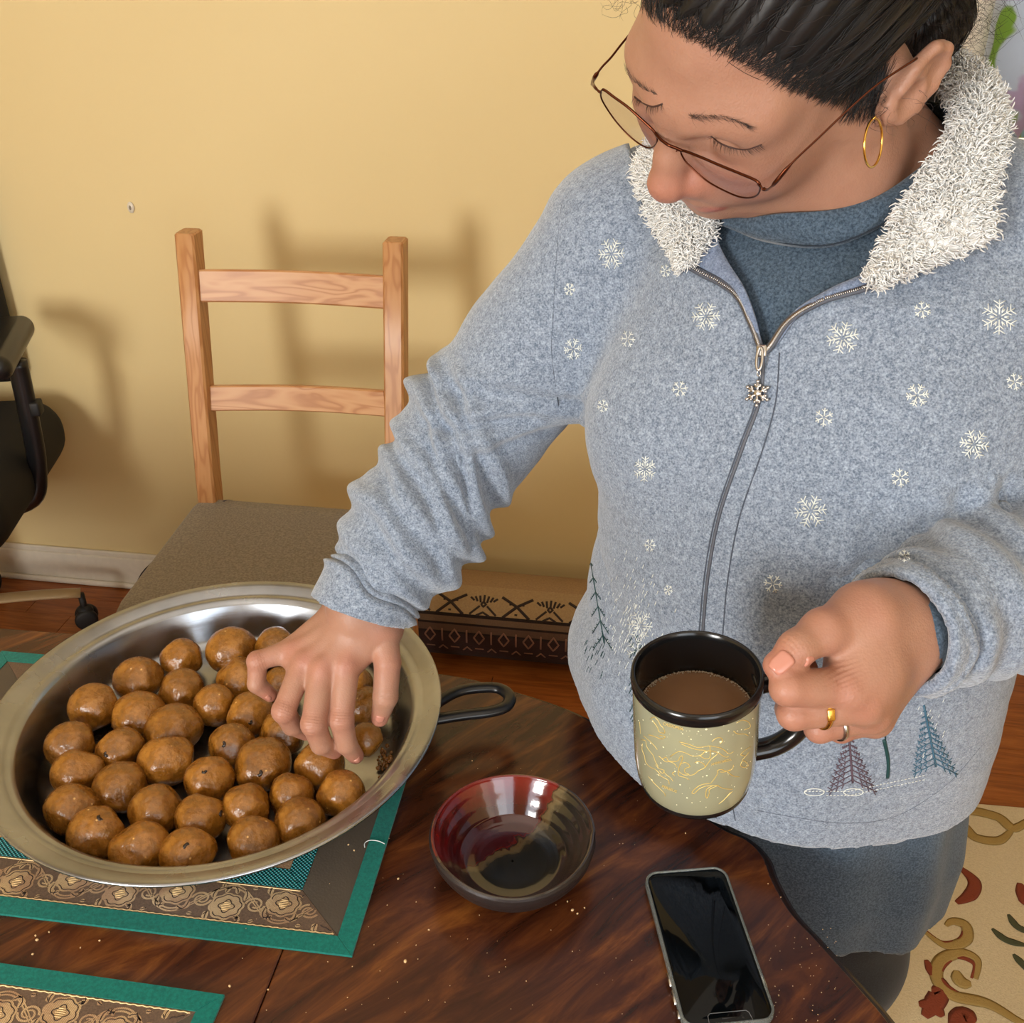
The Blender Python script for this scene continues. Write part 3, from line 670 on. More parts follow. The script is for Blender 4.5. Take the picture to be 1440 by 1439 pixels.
        for j in range(5): leaf(x+per*.25+(j-2)*.0075, ym+s_*hb*(.86-.1*abs(j-2))*(-1 if j % 2 else 1), 1.2+j*.5, .006, .0019, .5)
        x += per/2; k += 1
    mb = MB()
    for fi_, (l_, r_) in enumerate(fill):
        zz = .00195 + (fi_ % 5)*.00003
        for q in range(len(l_)-1):
            c4 = [l_[q], l_[q+1], r_[q+1], r_[q]]
            if all(inside(*p) for p in c4):
                P = [L(p[0], p[1], zz) for p in c4]; 
                if np.cross(P[1]-P[0], P[2]-P[0])[2] < 0: P = P[::-1]
                mb.add(P, [(0, 1, 2, 3)])
    mb.build('floral_weave', 'brocade', e, smooth=False, kind='stuff')
    lines(ink, 'floral_outline', 'inkline', .00042, .00215); lines(gold, 'floral_highlight', 'goldfl', .0005, .0022)
    lines([[(x_, B+.0016+.0004*math.sin(x_*900)) for x_ in np.arange(B, Wd-B, .002)], [(x_, b1-.0018) for x_ in np.arange(B, Wd-B, .002)]], 'gold_edging', 'goldfl', .0007, .0021)
    return e
f1 = Z(495, 1345, .752); placemat(f1, math.atan2(-.042, .312), .52, .345, 'teal bordered placemat with a gold floral band, under the steel pan')
f2 = Z(316, 1400, .752); placemat(f2, math.atan2(-.029, .193), .50, .34, 'teal bordered placemat cut off by the bottom left corner', backright=False)
mb = MB(); P = [Z(x, y, .754) for x, y in ((513,1192),(513,1186),(520,1182),(532,1183),(541,1187))]; mb.tube(catmull(P, 6), .0004, 6); mb.build('loose_thread', 'thread_w', label='loose white thread lying over the teal placemat border', cat='thread')

# ================================================================== STEEL PAN
pc = np.array([-.2975, .8015, .7522]); PR = .2253
pan = empty('steel_pan', pc, label='large round stainless steel pan holding the brown sweet balls', cat='pan')
prof_in = [(.001, .0030), (.160, .0030), (.170, .0036), (.177, .0060), (.1815, .012), (.188, .030), (.1935, .045), (.1945, .0468), (.1970, .0490), (.1990, .0505), (.2030, .0512), (.2055, .0508), (.2075, .0520), (.217, .0562), (.2235, .0588), (.2253, .0580), (.2250, .0562), (.2230, .0560), (.210, .0508), (.2025, .0488), (.1985, .0470), (.1905, .030), (.1835, .010), (.176, .002), (.165, 0), (.001, 0)]
mb = MB(); mb.lathe(prof_in, (0, 0, 0), 128); po = mb.build('pan_body', 'steel', None); po.parent = pan
# loop handle
hP = [(612, 990, 0), (640, 974, .0), (668, 968, .0), (700, 968, 0), (716, 979, .0), (712, 993, .0), (690, 1001, .0), (650, 1006, 0), (612, 1012, 0)]
mb = MB(); mb.tube(catmull([Z(x, y, .795) for x, y, _ in hP], 7), .0068, 12, True, (np.array([0, 0, 1.]), .75)); mb.build('loop_handle', 'black', pan, label='black loop handle at the right of the pan')

# ================================================================== SWEET BALLS
BL = [ # px, py, rx, ry, dark bit, label
 (255,928,28,24,0,'brown sweet ball at the far left back, small and pointed at top'), (195,957,32,28,0,'brown sweet ball behind the far left cluster, next to the small pointed ball'), (134,998,33,32,0,'brown sweet ball touching the left wall of the pan'),
 (255,972,29,28,0,'brown sweet ball directly in front of the small pointed ball'), (195,1007,36,28,0,'wide oval brown sweet ball in the back left group, shiny on its front'), (302,992,28,27,0,'small smooth round brown sweet ball with open steel below it'),
 (244,1023,38,27,0,'oval brown sweet ball in mid pan, left of the bare steel strip'), (101,1048,33,27,0,'brown sweet ball with a pale nut speck against the left pan wall'), (170,1055,32,27,2,'brown sweet ball with a dark pit on its left side, left of centre'),
 (236,1071,37,33,0,'largest faceted brown sweet ball in the middle of the left half'), (110,1087,34,26,0,'brown sweet ball second from the left wall, below the one with a pale speck'), (169,1106,36,29,0,'egg shaped brown sweet ball left of the bare steel, lower left group'),
 (102,1140,36,33,0,'brown sweet ball in shade at the lower left wall of the pan'), (136,1175,38,35,1,'shaded brown sweet ball with a small star crack at the lower left'), (327,918,33,31,2,'brown sweet ball by the window reflection at the back of the pan'),
 (340,958,32,29,0,'brown sweet ball touched by the little finger, behind the curled tip'), (295,1099,32,33,1,'brown sweet ball with a raisin on its top, centre of the pan'), (220,1140,36,32,0,'lumpy brown sweet ball in the lower middle left with a pale nib'),
 (282,1152,34,29,2,'squarish brown sweet ball with a dark bit at its right edge, front middle'), (197,1193,39,33,0,'shaded brown sweet ball at the front rim, left of the one with a dark slot'), (265,1203,37,32,1,'shaded brown sweet ball with a dark slot on top at the front rim'),
 (388,911,28,24,0,'brown sweet ball at the back wall just behind the hand'), (353,1006,31,27,2,'brown sweet ball below the curled little finger'), (394,962,24,24,0,'brown sweet ball seen through the gap by the little finger'),
 (398,1033,32,28,0,'glossy brown sweet ball just below the bent ring finger'), (326,1050,31,29,1,'brown sweet ball with a rough dark patch on its front, centre'), (370,1077,38,33,1,'large brown sweet ball with a dark crack, right of centre'),
 (450,1077,33,32,0,'glossy brown sweet ball right under the middle fingertip'), (409,1118,31,33,0,'brown sweet ball with a vertical fold, right front group'), (347,1136,32,31,2,'round brown sweet ball with a dark bit low on its front'),
 (484,1120,32,31,0,'round brown sweet ball nearest to the right wall of the pan, bare steel around it'), (357,1184,35,29,0,'brown sweet ball at the front rim, right of the bare steel gap'), (425,1162,34,27,0,'flat oval brown sweet ball at the right front rim'),
 (515,1040,22,32,0,'brown sweet ball being gripped between thumb and fingertips'), (512,995,28,25,0,'brown sweet ball under the thumb by the right wall'), (500,962,24,22,0,'brown sweet ball behind the thumb in the shade of the hand')]
import bmesh
_bm = bmesh.new(); bmesh.ops.create_icosphere(_bm, subdivisions=4, radius=1); _bm.verts.ensure_lookup_table()
ISV = np.array([v.co[:] for v in _bm.verts]); ISF = [tuple(v.index for v in f.verts) for f in _bm.faces]; _bm.free()
for i, (px, py, rx, ry, bit, lab) in enumerate(BL):
    zc = .7552+.0225
    if lab.startswith('brown sweet ball being'): zc = .793
    c = Z(px, py, zc); dv = c[:2]-pc[:2]; q = np.hypot(*dv); c[:2] = pc[:2] + dv*min(q, .1625)/q; dist = proj(*c)[2]; r = rx/FPX*dist*1.09; rz = min(r, max(.023, ry/FPX*dist*1.08)); rz = min(rz, .0262)
    rs = np.random.RandomState(i+3); V = ISV.copy()
    for j in range(9):                               # soft facets
        n = unit(rs.normal(size=3)); dd = V@n; cut = rs.uniform(.80, .93); over = np.maximum(dd-cut, 0); V = V - np.outer(over*.75, n)
    V = V*(1+.035*wob(ISV, 3.2, i))[:, None]*(1+.012*wob(ISV, 9, i+50))[:, None]
    if 'fold' in lab or 'crack' in lab: V = V*(1-.07*np.exp(-(ISV[:, 0]/.07)**2)*(ISV[:, 2] > -.3))[:, None]
    V = V*[r, r*rs.uniform(.93, 1.03), rz]
    V[:, 2] += -V[:, 2].min()
    if 'gripped' in lab: c = c - [0, 0, rz]
    else: c = np.array([c[0], c[1], .7554])
    V[:, 2] = np.where(V[:, 2] < .0015, .0004+V[:, 2]*.3, V[:, 2])
    me = npmesh('sweet_ball', V, np.array(ISF))
    o = link('sweet_ball', me, 'ball', None, label=lab, cat='sweet ball', group='brown sweet balls in the steel pan'); o.location = c
    if bit:
        tp = {(295,1099):(287,1086),(170,1055):(148,1056),(136,1175):(136,1153),(327,918):(337,927),(265,1203):(257,1187),(282,1152):(310,1143),(353,1006):(345,1016),(326,1050):(318,1051),(370,1077):(364,1084),(347,1136):(334,1156)}.get((px, py), (px, py-8))
        vd = unit(np.array([0, 0, 1.5])-c); lt = (U(*tp, dist)-U(px, py, dist))/r; lt = lt - vd*(lt@vd); d = unit(lt + vd*math.sqrt(max(.1, 1-lt@lt)))
        k = int(np.argmax((V-[0, 0, rz])@d)); p = c + V[k]; mb = MB(); X = unit(np.cross(d, rs.normal(size=3)))
        Rf = frame_z(d, X); w_ = rs.uniform(.5, 1.); mb.ell(p - d*.0007, (.0036*w_, .0020*w_, .0013), Rf, 9, 7); mb.ell(p + Rf@np.array([.0022*w_, .0014, -.0008]), (.0018, .0012, .0010), Rf, 7, 5); mb.ell(p + Rf@np.array([-.002*w_, .001, -.0008]), (.0012, .0016, .0010), Rf, 7, 5)
        mb.build('dark_bit', 'raisin', o)
# broken bit of dough on the pan by the right wall
mb = MB(); rs = np.random.RandomState(4)
for j in range(46):
    q = Z(540+rs.normal()*6, 1072+rs.normal()*11, .7575); mb.ell(q+[0, 0, rs.uniform(0, .003)], rs.uniform(.0008, .0028), None, 6, 5)
mb.build('dough_crumbs', 'ball', label='smear of loose dough crumbs by the right wall inside the pan', cat='crumbs', kind='stuff')
mb = MB(); rs = np.random.RandomState(11)
cl = [(570,1352,1.6),(323,1387,1.2),(377,1392,.8),(560,1236,1.),(603,1308,.8),(664,1070,.7),(805,1280,1.3),(812,1285,.9),(798,1268,.8),(822,1277,.7),(504,1171,1.),(490,1188,.9),(498,1196,.9),(50,1316,1.),(46,1342,1.),(140,1323,.9),(113,1333,.7),(69,1311,.8),(52,1322,1.3),(740,1380,.5),(585,1330,.4),(964,1172,.7),(1080,1243,.5),(1098,1262,.5),(1095,1400,.7)]
cl += [(rs.uniform(330, 900), rs.uniform(1060, 1439), rs.uniform(.2, .5)) for _ in range(110)] + [(rs.uniform(1080, 1180), rs.uniform(1300, 1439), rs.uniform(.2, .45)) for _ in range(50)]
for x, y, s_ in cl:
    zz = .7508 if not (x < 500 and y < 1330 and y < 1285+x*.12) else .7535
    mb.ell(Z(x, y, zz), (s_*.0012, s_*.0009, s_*.0009), rotz(rs.uniform(0, 3)), 6, 5)
mb.build('table_crumbs', 'crumb', label='scatter of pale crumbs on the walnut table top', cat='crumbs', kind='stuff')

# ================================================================== CERAMIC BOWL
bc = np.array([.0005, .650, .7500]); BR = .0685
bowl = empty('glazed_bowl', bc, label='small dark stoneware bowl with red and olive glaze inside, on the table', cat='bowl')
RH = .043
pin = [(.001, .006), (.030, .0062), (.040, .0085), (.0465, .0135), (.0475, .0150), (.0535, .024), (.0600, .0335), (.0645, .0415), (.0655, .0438), (.0668, .0447), (.0682, .0440)]
pout = [(.0682, .0440), (.0690, .0415), (.0690, .036), (.066, .026), (.060, .016), (.052, .008), (.044, .003), (.040, .0005), (.001, 0)]
def wavy(mb, prof):
    prof = [(max(r*1.066, 3e-5), z) for r, z in prof]; prof = [(np.interp(t_, range(len(prof)), [p[0] for p in prof]), np.interp(t_, range(len(prof)), [p[1] for p in prof])) for t_ in np.linspace(0, len(prof)-1, 44)]; rings = []
    for r, z in prof:
        ring = []
        for q in np.linspace(0, 2*math.pi, 96, endpoint=False):
            k = max(0, z/.044)**2
            ring.append(np.array([(r+.0007*math.sin(z*620+.5*q)*(z > .013))*math.cos(q)*(1+.012*k*math.sin(2*q+.6)), r*math.sin(q)*(1+.012*k*math.sin(3*q)), z*(1+.02*k*math.sin(2*q+1))]))
        rings.append(ring)
    mb.loft(rings, True)
t = NT('bowl_glaze'); s = t.N.new('ShaderNodeSeparateXYZ'); t.L.new(t.co, s.inputs[0]); nn_ = t.noise(70, 3); n2 = t.noise(25, 4, .6); nf = t.noise(260, 3)
# bands across the bowl: red (far left), tan strip, smoky olive (near right)
dg = t.math('ADD', t.math('ADD', t.math('MULTIPLY', s.outputs[0], -.60), t.math('MULTIPLY', s.outputs[1], .80)), t.math('MULTIPLY_ADD', nn_, .026, -.013))
k = t.ramp(t.math('MULTIPLY_ADD', dg, 10., .5), [(.0, S3((52, 48, 42))), (.50, S3((27, 27, 21))), (.57, S3((40, 34, 22))), (.62, S3((92, 78, 52))), (.655, S3((96, 76, 48))), (.67, S3((44, 24, 10))), (.70, S3((112, 20, 18)))])
hh = t.ramp(s.outputs[2], [(.0, (0, 0, 0)), (.02, (0, 0, 0)), (.046, (1, 1, 1))])
rd = t.mix(t.ramp(n2, [(.34, (0, 0, 0)), (.52, (1, 1, 1))]), S3((30, 6, 10)), t.mix(hh, S3((70, 8, 12)), S3((120, 20, 18)))); isr = t.ramp(t.math('MULTIPLY_ADD', dg, 10., .5), [(.685, (0, 0, 0)), (.70, (1, 1, 1))])
k = t.mix(isr, k, rd); k = t.mix(t.math('MULTIPLY', nf, .3), k, S3((24, 14, 12)))
rim = t.ramp(s.outputs[2], [(.0430, (0, 0, 0)), (.0445, (1, 1, 1))]); k = t.mix(t.math('MULTIPLY', rim, t.math('MULTIPLY_ADD', nf, .8, .2)), k, S3((78, 56, 44)))
t.p(Base_Color=k, Roughness=.12, Coat_Weight=.6, Coat_Roughness=.05); t.bump(t.math('ADD', n2, t.math('MULTIPLY', nf, .15)), .15, .002); MT['glaze'] = t.m
t = NT('bowl_stoneware'); n = t.noise(220, 4, .7); t.p(Base_Color=t.mix(n, S3((22, 16, 15)), S3((50, 39, 36))), Roughness=.42); t.bump(n, .4, .001); MT['stone'] = t.m
mb = MB(); wavy(mb, pin); o = mb.build('glazed_inside', 'glaze', None); o.parent = bowl
mb = MB(); wavy(mb, pout); o = mb.build('stoneware_outside', 'stone', None); o.parent = bowl

# ================================================================== PHONE
pA = Z(901, 1230, .758)[:2]; pB = Z(1022, 1220, .758)[:2]; pD = Z(955, 1455, .758)[:2]
ux = unit(pB-pA); uy = np.array([ux[1], -ux[0]]); Wp = .0745; Lp = .150; pcn = (pA+pB)/2 + uy*Lp/2
RP = np.array([[ux[0], -uy[0], 0], [ux[1], -uy[1], 0], [0, 0, 1]])
ph = empty('smartphone', (pcn[0], pcn[1], .7502), label='black smartphone in a clear case lying on the table', cat='phone')
def rrect(w, l, r, z, n=7):
    out = []
    for q, (sx, sy) in enumerate(((1, 1), (-1, 1), (-1, -1), (1, -1))):
        for a in np.linspace(0, math.pi/2, n): out.append(np.array([pcn[0], pcn[1], .7502]) + RP@np.array([sx*(w/2-r)+r*math.cos(a+q*math.pi/2), sy*(l/2-r)+r*math.sin(a+q*math.pi/2), z]))
    return out
mb = MB(); mb.loft([rrect(.070, .1455, .010, .0012), rrect(.0715, .147, .0105, .002), rrect(.0715, .147, .0105, .0082), rrect(.0708, .1463, .0102, .0088)], True, True); MT['phm'] = plain('graphite_phone_band', (56, 62, 66), .25, .9); sharp(mb.build('phone_body', 'phm', ph), 50)
t = NT('black_screen_glass'); t.p(Base_Color=S3((5, 7, 9)), Roughness=.05, Specular_IOR_Level=.22); MT['screen'] = t.m
mb = MB(); mb.loft([rrect(.0698, .1453, .0097, .0086), rrect(.0698, .1453, .0097, .0090), rrect(.0692, .1447, .0094, .0093)], True, True); sharp(mb.build('screen', 'screen', ph), 50)
t = NT('clear_case'); t.p(Base_Color=(.75, .82, .78), Roughness=.12, Transmission_Weight=.85, IOR=1.45); MT['clear'] = t.m
mb = MB(); mb.loft([rrect(.0705, .146, .0100, .0095), rrect(.0712, .1467, .0102, .0104), rrect(.0735, .149, .0112, .0106), rrect(.0748, .1503, .0118, .0098), rrect(.0750, .1505, .0118, .004), rrect(.0735, .149, .0112, .0), rrect(.069, .145, .0092, .0)], True, False); mb.build('clear_case', 'clear', ph)
def ploc(x, y, z): return np.array([pcn[0], pcn[1], .7502]) + RP@np.array([x, y, z])
MT['ln'] = plain('grey_outline', (96, 98, 100), .4)
P = [(-.017, -.0725), (-.0165, -.0665), (-.0145, -.0645), (.0145, -.0645), (.0165, -.0665), (.0175, -.0725)]
mb = MB(); mb.tube([ploc(x, y, .0094) for x, y in P], .0003, 6); mb.build('notch_outline', 'ln', ph)
mb = MB(); mb.tube([ploc(-.006, -.0695, .0094), ploc(.006, -.0695, .0094)], .0006, 6); mb.ell(ploc(.011, -.0695, .0093), (.0016, .0016, .0004)); mb.build('earpiece', 'blackm', ph)
for y0, y1 in ((-.052, -.040), (-.036, -.024), (-.064, -.058)):
    mb = MB(); mb.tube([ploc(-.0755, y0, .0055), ploc(-.0755, y1, .0055)] if False else [ploc(-.0378, y0, .0055), ploc(-.0378, y1, .0055)], .0016, 8); mb.build('side_button', 'silver', ph)
mb = MB(); mb.tube([ploc(.0378, -.045, .0055), ploc(.0378, -.028, .0055)], .0014, 8); mb.build('side_button', 'silver', ph)

# ================================================================== MUG
mC = U(980, 944, .666); mUp = unit([-.075, -.035, .99]); mE = np.array([1., .10, 0]); mE = unit(mE - mUp*(mE@mUp)); mR = np.array([mE, np.cross(mUp, mE), mUp]).T
def ML(x, y, z): return mC + mR@np.array([x, y, z])
mug = empty('coffee_mug', ML(0, 0, -.1), label='black rimmed mug with gold constellation drawings held in her left hand', cat='mug')
RM = .0418; HM = .100
t = NT('cream_mug_glaze'); n = t.noise(22, 2); t.p(Base_Color=t.mix(n, S3((132, 135, 118)), S3((160, 157, 124))), Roughness=.12, Coat_Weight=.5); MT['mugc'] = t.m
MT['mugk'] = plain('black_mug_glaze', (18, 18, 19), .18)
mb = MB(); mb.lathe([(RM-.0002, -.0095), (RM, -.011), (RM, -.05), (RM-.0006, -.075), (RM-.0022, -.088), (RM-.0045, -.0945)], mC, 96, mR); mbody = mb.build('printed_wall', 'mugc', mug)
mb = MB(); mb.lathe([(.001, -.094), (.036, -.094), (.0385, -.088), (.0389, -.03), (.0389, -.006), (.0398, -.0008), (.0411, .0006), (.0426, -.0006), (.0431, -.004), (.0429, -.0085), (.0419, -.0100)], mC, 96, mR); mb.build('black_rim_and_inside', 'mugk', mug)
mb = MB(); mb.lathe([(RM-.0044, -.0935), (RM-.0038, -.0955), (RM-.0050, -.0985), (RM-.0075, -.1000), (.001, -.0995)], mC, 96, mR); mb.build('base_band', 'mugk', mug)
hp_ = [(RM-.003, -.018), (RM+.012, -.0165), (RM+.024, -.0185), (RM+.033, -.027), (RM+.036, -.041), (RM+.034, -.056), (RM+.026, -.069), (RM+.013, -.077), (RM-.004, -.079)]
mb = MB(); mb.tube([ML(x, 0, z) for x, z in catmull([np.array(p) for p in hp_], 8)], .0068, 16, True, (mR[:, 1], 1.15)); mb.build('handle', 'mugk', mug)
t = NT('milky_tea'); s = t.N.new('ShaderNodeSeparateXYZ'); t.L.new(t.co, s.inputs[0]); n = t.noise(40, 3); t.p(Base_Color=t.mix(n, S3((116, 84, 58)), S3((128, 95, 68))), Roughness=.08); MT['tea'] = t.m
mb = MB(); LV = -.0335; mb.lathe([(.0386, LV-.004), (.0388, LV), (.0382, LV-.0003), (.03, LV-.0005), (.001, LV-.0005)], mC, 72, mR); mb.build('milky_tea', 'tea', mug)
MT['foam'] = plain('pale_foam', (186, 170, 148), .5); mb = MB(); rs = np.random.RandomState(5)
for i in range(420):
    q = rs.uniform(-.6, 3.8); r = .0384 - abs(rs.normal())*.0011; mb.ell(ML(r*math.cos(q), r*math.sin(q), LV+.0003), rs.uniform(.0002, .0006), None, 6, 4)
mb.build('foam_ring', 'foam', mug, kind='stuff')
MT['goldink'] = plain('gold_ink', (236, 208, 126), .3, .4)
cv = mbody.data; bv = BVHTree.FromPolygons([tuple(v.co) for v in cv.vertices], [tuple(p.vertices) for p in cv.polygons])
def stroke(mb, bvh, pts, r, off=.0002, seg=4, flatr=.5, sub=2):
    P = []; N = []
    pts = [np.array(p, float) for p in pts]
    for i in range(len(pts)-1):
        for t_ in np.linspace(0, 1, sub, endpoint=False):
            P.append(pts[i]*(1-t_)+pts[i+1]*t_)
    P.append(pts[-1]); Q = []
    for p in P:
        a, n = shoot(bvh, p[0], p[1])
        if a is None: continue
        if (n@(a-np.array(CAMP))) > 0: n = -n
        if Q and np.linalg.norm(a-Q[-1]) > .03: break
        Q.append(a+n*off); N.append(n)
    if len(Q) > 1: mb.tube(Q, r, seg, True, (np.array(N), flatr))
def cz(l): return [(880+x/7.195, 960+y/7.195) for x, y in l]
fig = [
 [(450,750),(530,700),(600,710),(680,745),(760,735),(800,700),(850,690),(900,700),(930,720),(860,780),(800,860),(740,890),(690,930),(640,940)],
 [(540,600),(640,625),(720,655),(800,650),(850,640),(900,650),(950,660),(990,680),(1020,705),(1050,720),(1090,700)],[(560,620),(640,655),(720,680),(790,685),(830,700)],
 [(850,640),(855,700),(850,760),(800,770),(750,740)],[(940,710),(980,740),(1020,755),(1040,745)],[(870,600),(910,565),(960,560),(980,590),(950,620)],
 [(330,740),(370,770),(410,755),(430,790),(480,800),(530,790),(550,750),(575,745),(570,790),(545,830)],[(340,745),(400,800),(440,800),(490,820),(520,860)],
 [(560,820),(610,810),(650,850),(600,870),(600,910),(640,930),(590,935),(540,900),(540,860),(560,820)],[(530,900),(540,945),(600,960),(640,985)],[(700,810),(740,800),(790,825),(805,860)],[(500,900),(470,920),(500,945)],
 [(860,1020),(900,970),(930,920),(930,890),(965,880),(1010,895),(1050,890),(1080,870),(1090,835)],[(1030,905),(1060,930),(1100,950),(1150,955)],[(955,905),(1000,905),(1060,880)],
 [(860,1020),(780,1030),(720,1060),(670,1110),(690,1125),(740,1080),(800,1050),(860,1045),(920,1040),(950,1055),(1000,1075),(1080,1080)],[(880,1045),(820,1080),(810,1150),(825,1170),(845,1120),(850,1080),(940,1040)],
 [(250,370),(290,350),(330,390),(350,430),(380,460),(395,510),(340,500),(320,450),(290,410),(270,380)],[(230,530),(290,545),(350,570),(390,560),(395,545),(340,535)],
 [(160,580),(200,590),(210,640),(240,690),(280,740),(300,800),(330,850)],[(170,620),(165,680),(190,740),(200,800),(240,850),(300,880),(350,930)],[(180,540),(240,590),(290,640),(320,680)],
 [(300,830),(340,870),(390,890),(370,920),(340,890)],[(330,930),(380,960),(430,990),(440,1030)],[(380,900),(420,940),(450,960),(480,1000)],[(230,950),(280,1010),(330,1060),(390,1120),(400,1150)],
 [(1180,790),(1160,840),(1200,860),(1240,840),(1210,800),(1180,790)],[(1260,650),(1200,690),(1160,730),(1200,740)],[(1250,700),(1200,760),(1180,780)],[(1090,490),(1130,520),(1200,520),(1240,540)],[(1120,410),(1180,380),(1240,400),(1260,450),(1200,480)],
 [(1080,1100),(1030,1150),(970,1210)],[(1060,1110),(1000,1180),(940,1230)],[(140,400),(145,450),(150,520)]]
for f in fig:
    mb = MB(); stroke(mb, bv, [p for p in catmull([np.array(q) for q in cz(f)], 3)], .00032, .00008, 4, .5, 1)
    if mb.V: mb.build('drawn_line', 'goldink', mug)
mb = MB(); st = [(815,475,2),(735,495,1.3),(660,575,1.5),(575,520,1.2),(865,527,1.2),(990,435,1.),(1040,490,1.4),(1170,478,1.1),(960,600,2.2),(815,705,1.6),(880,720,2),(935,705,1.8),(1030,715,1.4),(680,745,1.4),(780,655,1.2),(380,655,1.6),(250,615,1.3),(355,815,1.3),(725,815,1.8),(500,900,1.6),(820,943,1.5),(780,955,1.),(550,1035,1.5),(620,1168,1.6),(930,1165,1.1),(670,1218,1.1),(515,1238,1.),(812,1262,.9),(1070,880,1.3),(1100,1055,1.),(1245,290,1.3),(1285,365,1.1),(1250,510,1.5),(1170,665,1.2),(1225,840,1.3),(1225,870,1.),(175,380,1.2),(130,385,1.),(270,395,1.1),(160,635,1.2),(330,935,1.6),(265,985,1.4),(195,830,1.),(1280,550,1.),(1130,490,1.),(1260,800,1.)]
rs = np.random.RandomState(2)
for x, y, s_ in st + [(rs.uniform(180, 1250), rs.uniform(470, 1240), .6) for _ in range(40)]:
    a, n = shoot(bv, 880+x/7.195, 960+y/7.195)
    if a is not None: mb.ell(a, (.00042*s_, .00042*s_, .00018), frame_z(n), 8, 5)
MT['starink'] = plain('pale_star_ink', (250, 240, 200), .3); mb.build('stars', 'starink', mug)
def word(txt, x0, y0, dx, dy, hpx, bvh, mat, parent, name):
    cu = bpy.data.curves.new('t', 'FONT'); cu.body = txt; cu.size = 1; cu.extrude = 0; cu.offset = .02; ob = bpy.data.objects.new('t', cu); COL.objects.link(ob)
    bpy.context.view_layer.update(); me = ob.evaluated_get(bpy.context.evaluated_depsgraph_get()).to_mesh()
    V = [v.co.copy() for v in me.vertices]; F = [tuple(p.vertices) for p in me.polygons]; wd = max(v.x for v in V); L_ = math.hypot(dx, dy); k = L_/wd
    px_, py_ = -dy/L_, dx/L_; out = []
    for v in V:
        q = shoot(bvh, x0+dx*v.x/wd + px_*(-v.y*hpx), y0+dy*v.x/wd + py_*(-v.y*hpx)); out.append(q[0]+unit(np.array(CAMP)-q[0])*.0003 if q[0] is not None else (out[-1] if out else U(x0, y0, .62)))
    ob.evaluated_get(bpy.context.evaluated_depsgraph_get()).to_mesh_clear(); bpy.data.objects.remove(ob)
    mb = MB(); mb.add(out, F); return mb.build(name, mat, parent, smooth=False)
a = cz([(372, 428), (578, 488)]); word('CASSIOPEIA', *a[0], a[1][0]-a[0][0], a[1][1]-a[0][1], 5.6, bv, 'goldink', mug, 'lettering')
a = cz([(866, 842), (1072, 790)]); word('ANDROMEDA', *a[0], a[1][0]-a[0][0], a[1][1]-a[0][1], 4.6, bv, 'goldink', mug, 'lettering')
a = cz([(362, 1058), (512, 1118)]); word('PERSEUS', *a[0], a[1][0]-a[0][0], a[1][1]-a[0][1], 4.8, bv, 'goldink', mug, 'lettering')

# ================================================================== THE WOMAN
person = empty('person', (.28, .85, 0), label='woman in a grey fleece jacket and glasses reaching into the steel pan', cat='person')
HX = np.array([-.669, .6766, .308]); HY = np.array([-.689, -.4087, -.5987]); HZ = np.array([-.279, -.6126, .7395]); HR = np.array([HX, HY, HZ]).T; HC = np.array([.174, .754, 1.434])
def h(x, y, z): return HC + HR@np.array([x, y, z])
def hdep(x, y, z): return float(proj(*h(x, y, z))[2])
def hp(px, py, x, y, z, dd=0): return U(px, py, hdep(x, y, z)+dd)

# ---- torso cross sections shared by skin, shirt and jacket
YAW = math.radians(-30); AX = np.array([math.cos(YAW), math.sin(YAW)]); AY = np.array([-AX[1], AX[0]])
TZ = [.50, .62, .74, .78, .85, .95, 1.05, 1.13, 1.20, 1.26, 1.30, 1.34, 1.38]
TCX = [.302, .297, .286, .277, .277, .276, .275, .277, .281, .284, .286, .284, .28]
TCY = [.872, .868, .862, .832, .828, .822, .820, .826, .834, .842, .848, .848, .845]
TA = [.216, .222, .214, .210, .210, .204, .200, .206, .206, .196, .165, .105, .062]
TB = [.180, .180, .168, .186, .186, .178, .166, .160, .152, .138, .112, .082, .058]
def torso(off):
    def fn(X, Y, Zc):
        z = Zc.ravel(); f = lambda T: np.interp(z, TZ, T)[None, None, :].astype(np.float32)
        x = X-f(TCX); y = Y-f(TCY); a = f(TA)+off; b = f(TB)+off
        u = (x*AX[0]+y*AX[1]); v = (x*AY[0]+y*AY[1]); k = np.sqrt((u/a)**2+(v/b)**2)+1e-6
        return ((k-1)*np.sqrt(u*u+v*v)/k*.92).astype(np.float32)
    return fn
SHR = np.array([.095, .925, 1.243]); ELR = np.array([-.033, .915, 1.075]); WRR = np.array([-.146, .808, .925])
SHL = np.array([.462, .735, 1.243]); ELL = np.array([.468, .705, 1.055]); WRL = np.array([.262, .560, 1.083])

def torso_body(G, off, z0, z1, k=.03):
    G.op(torso(off), (-.0, .55, z0), (.56, 1.12, z1), .002)
    G.cone((.16, .905, 1.285), (.11, .925, 1.262), .060+off, .062+off, k)
    G.cone((.40, .775, 1.285), (.455, .74, 1.262), .060+off, .062+off, k)
    G.cone((.28, .86, 1.33), (.15, .92, 1.29), .045+off, .055+off, k); G.cone((.29, .845, 1.33), (.42, .77, 1.29), .045+off, .055+off, k)
    br = U(1262, 600, .80); G.ell(br, (.072+off, .060+off, .070+off), None, .05)       # her left side of the chest
    bl = U(945, 600, .90); G.ell(bl, (.070+off, .058+off, .068+off), None, .05)

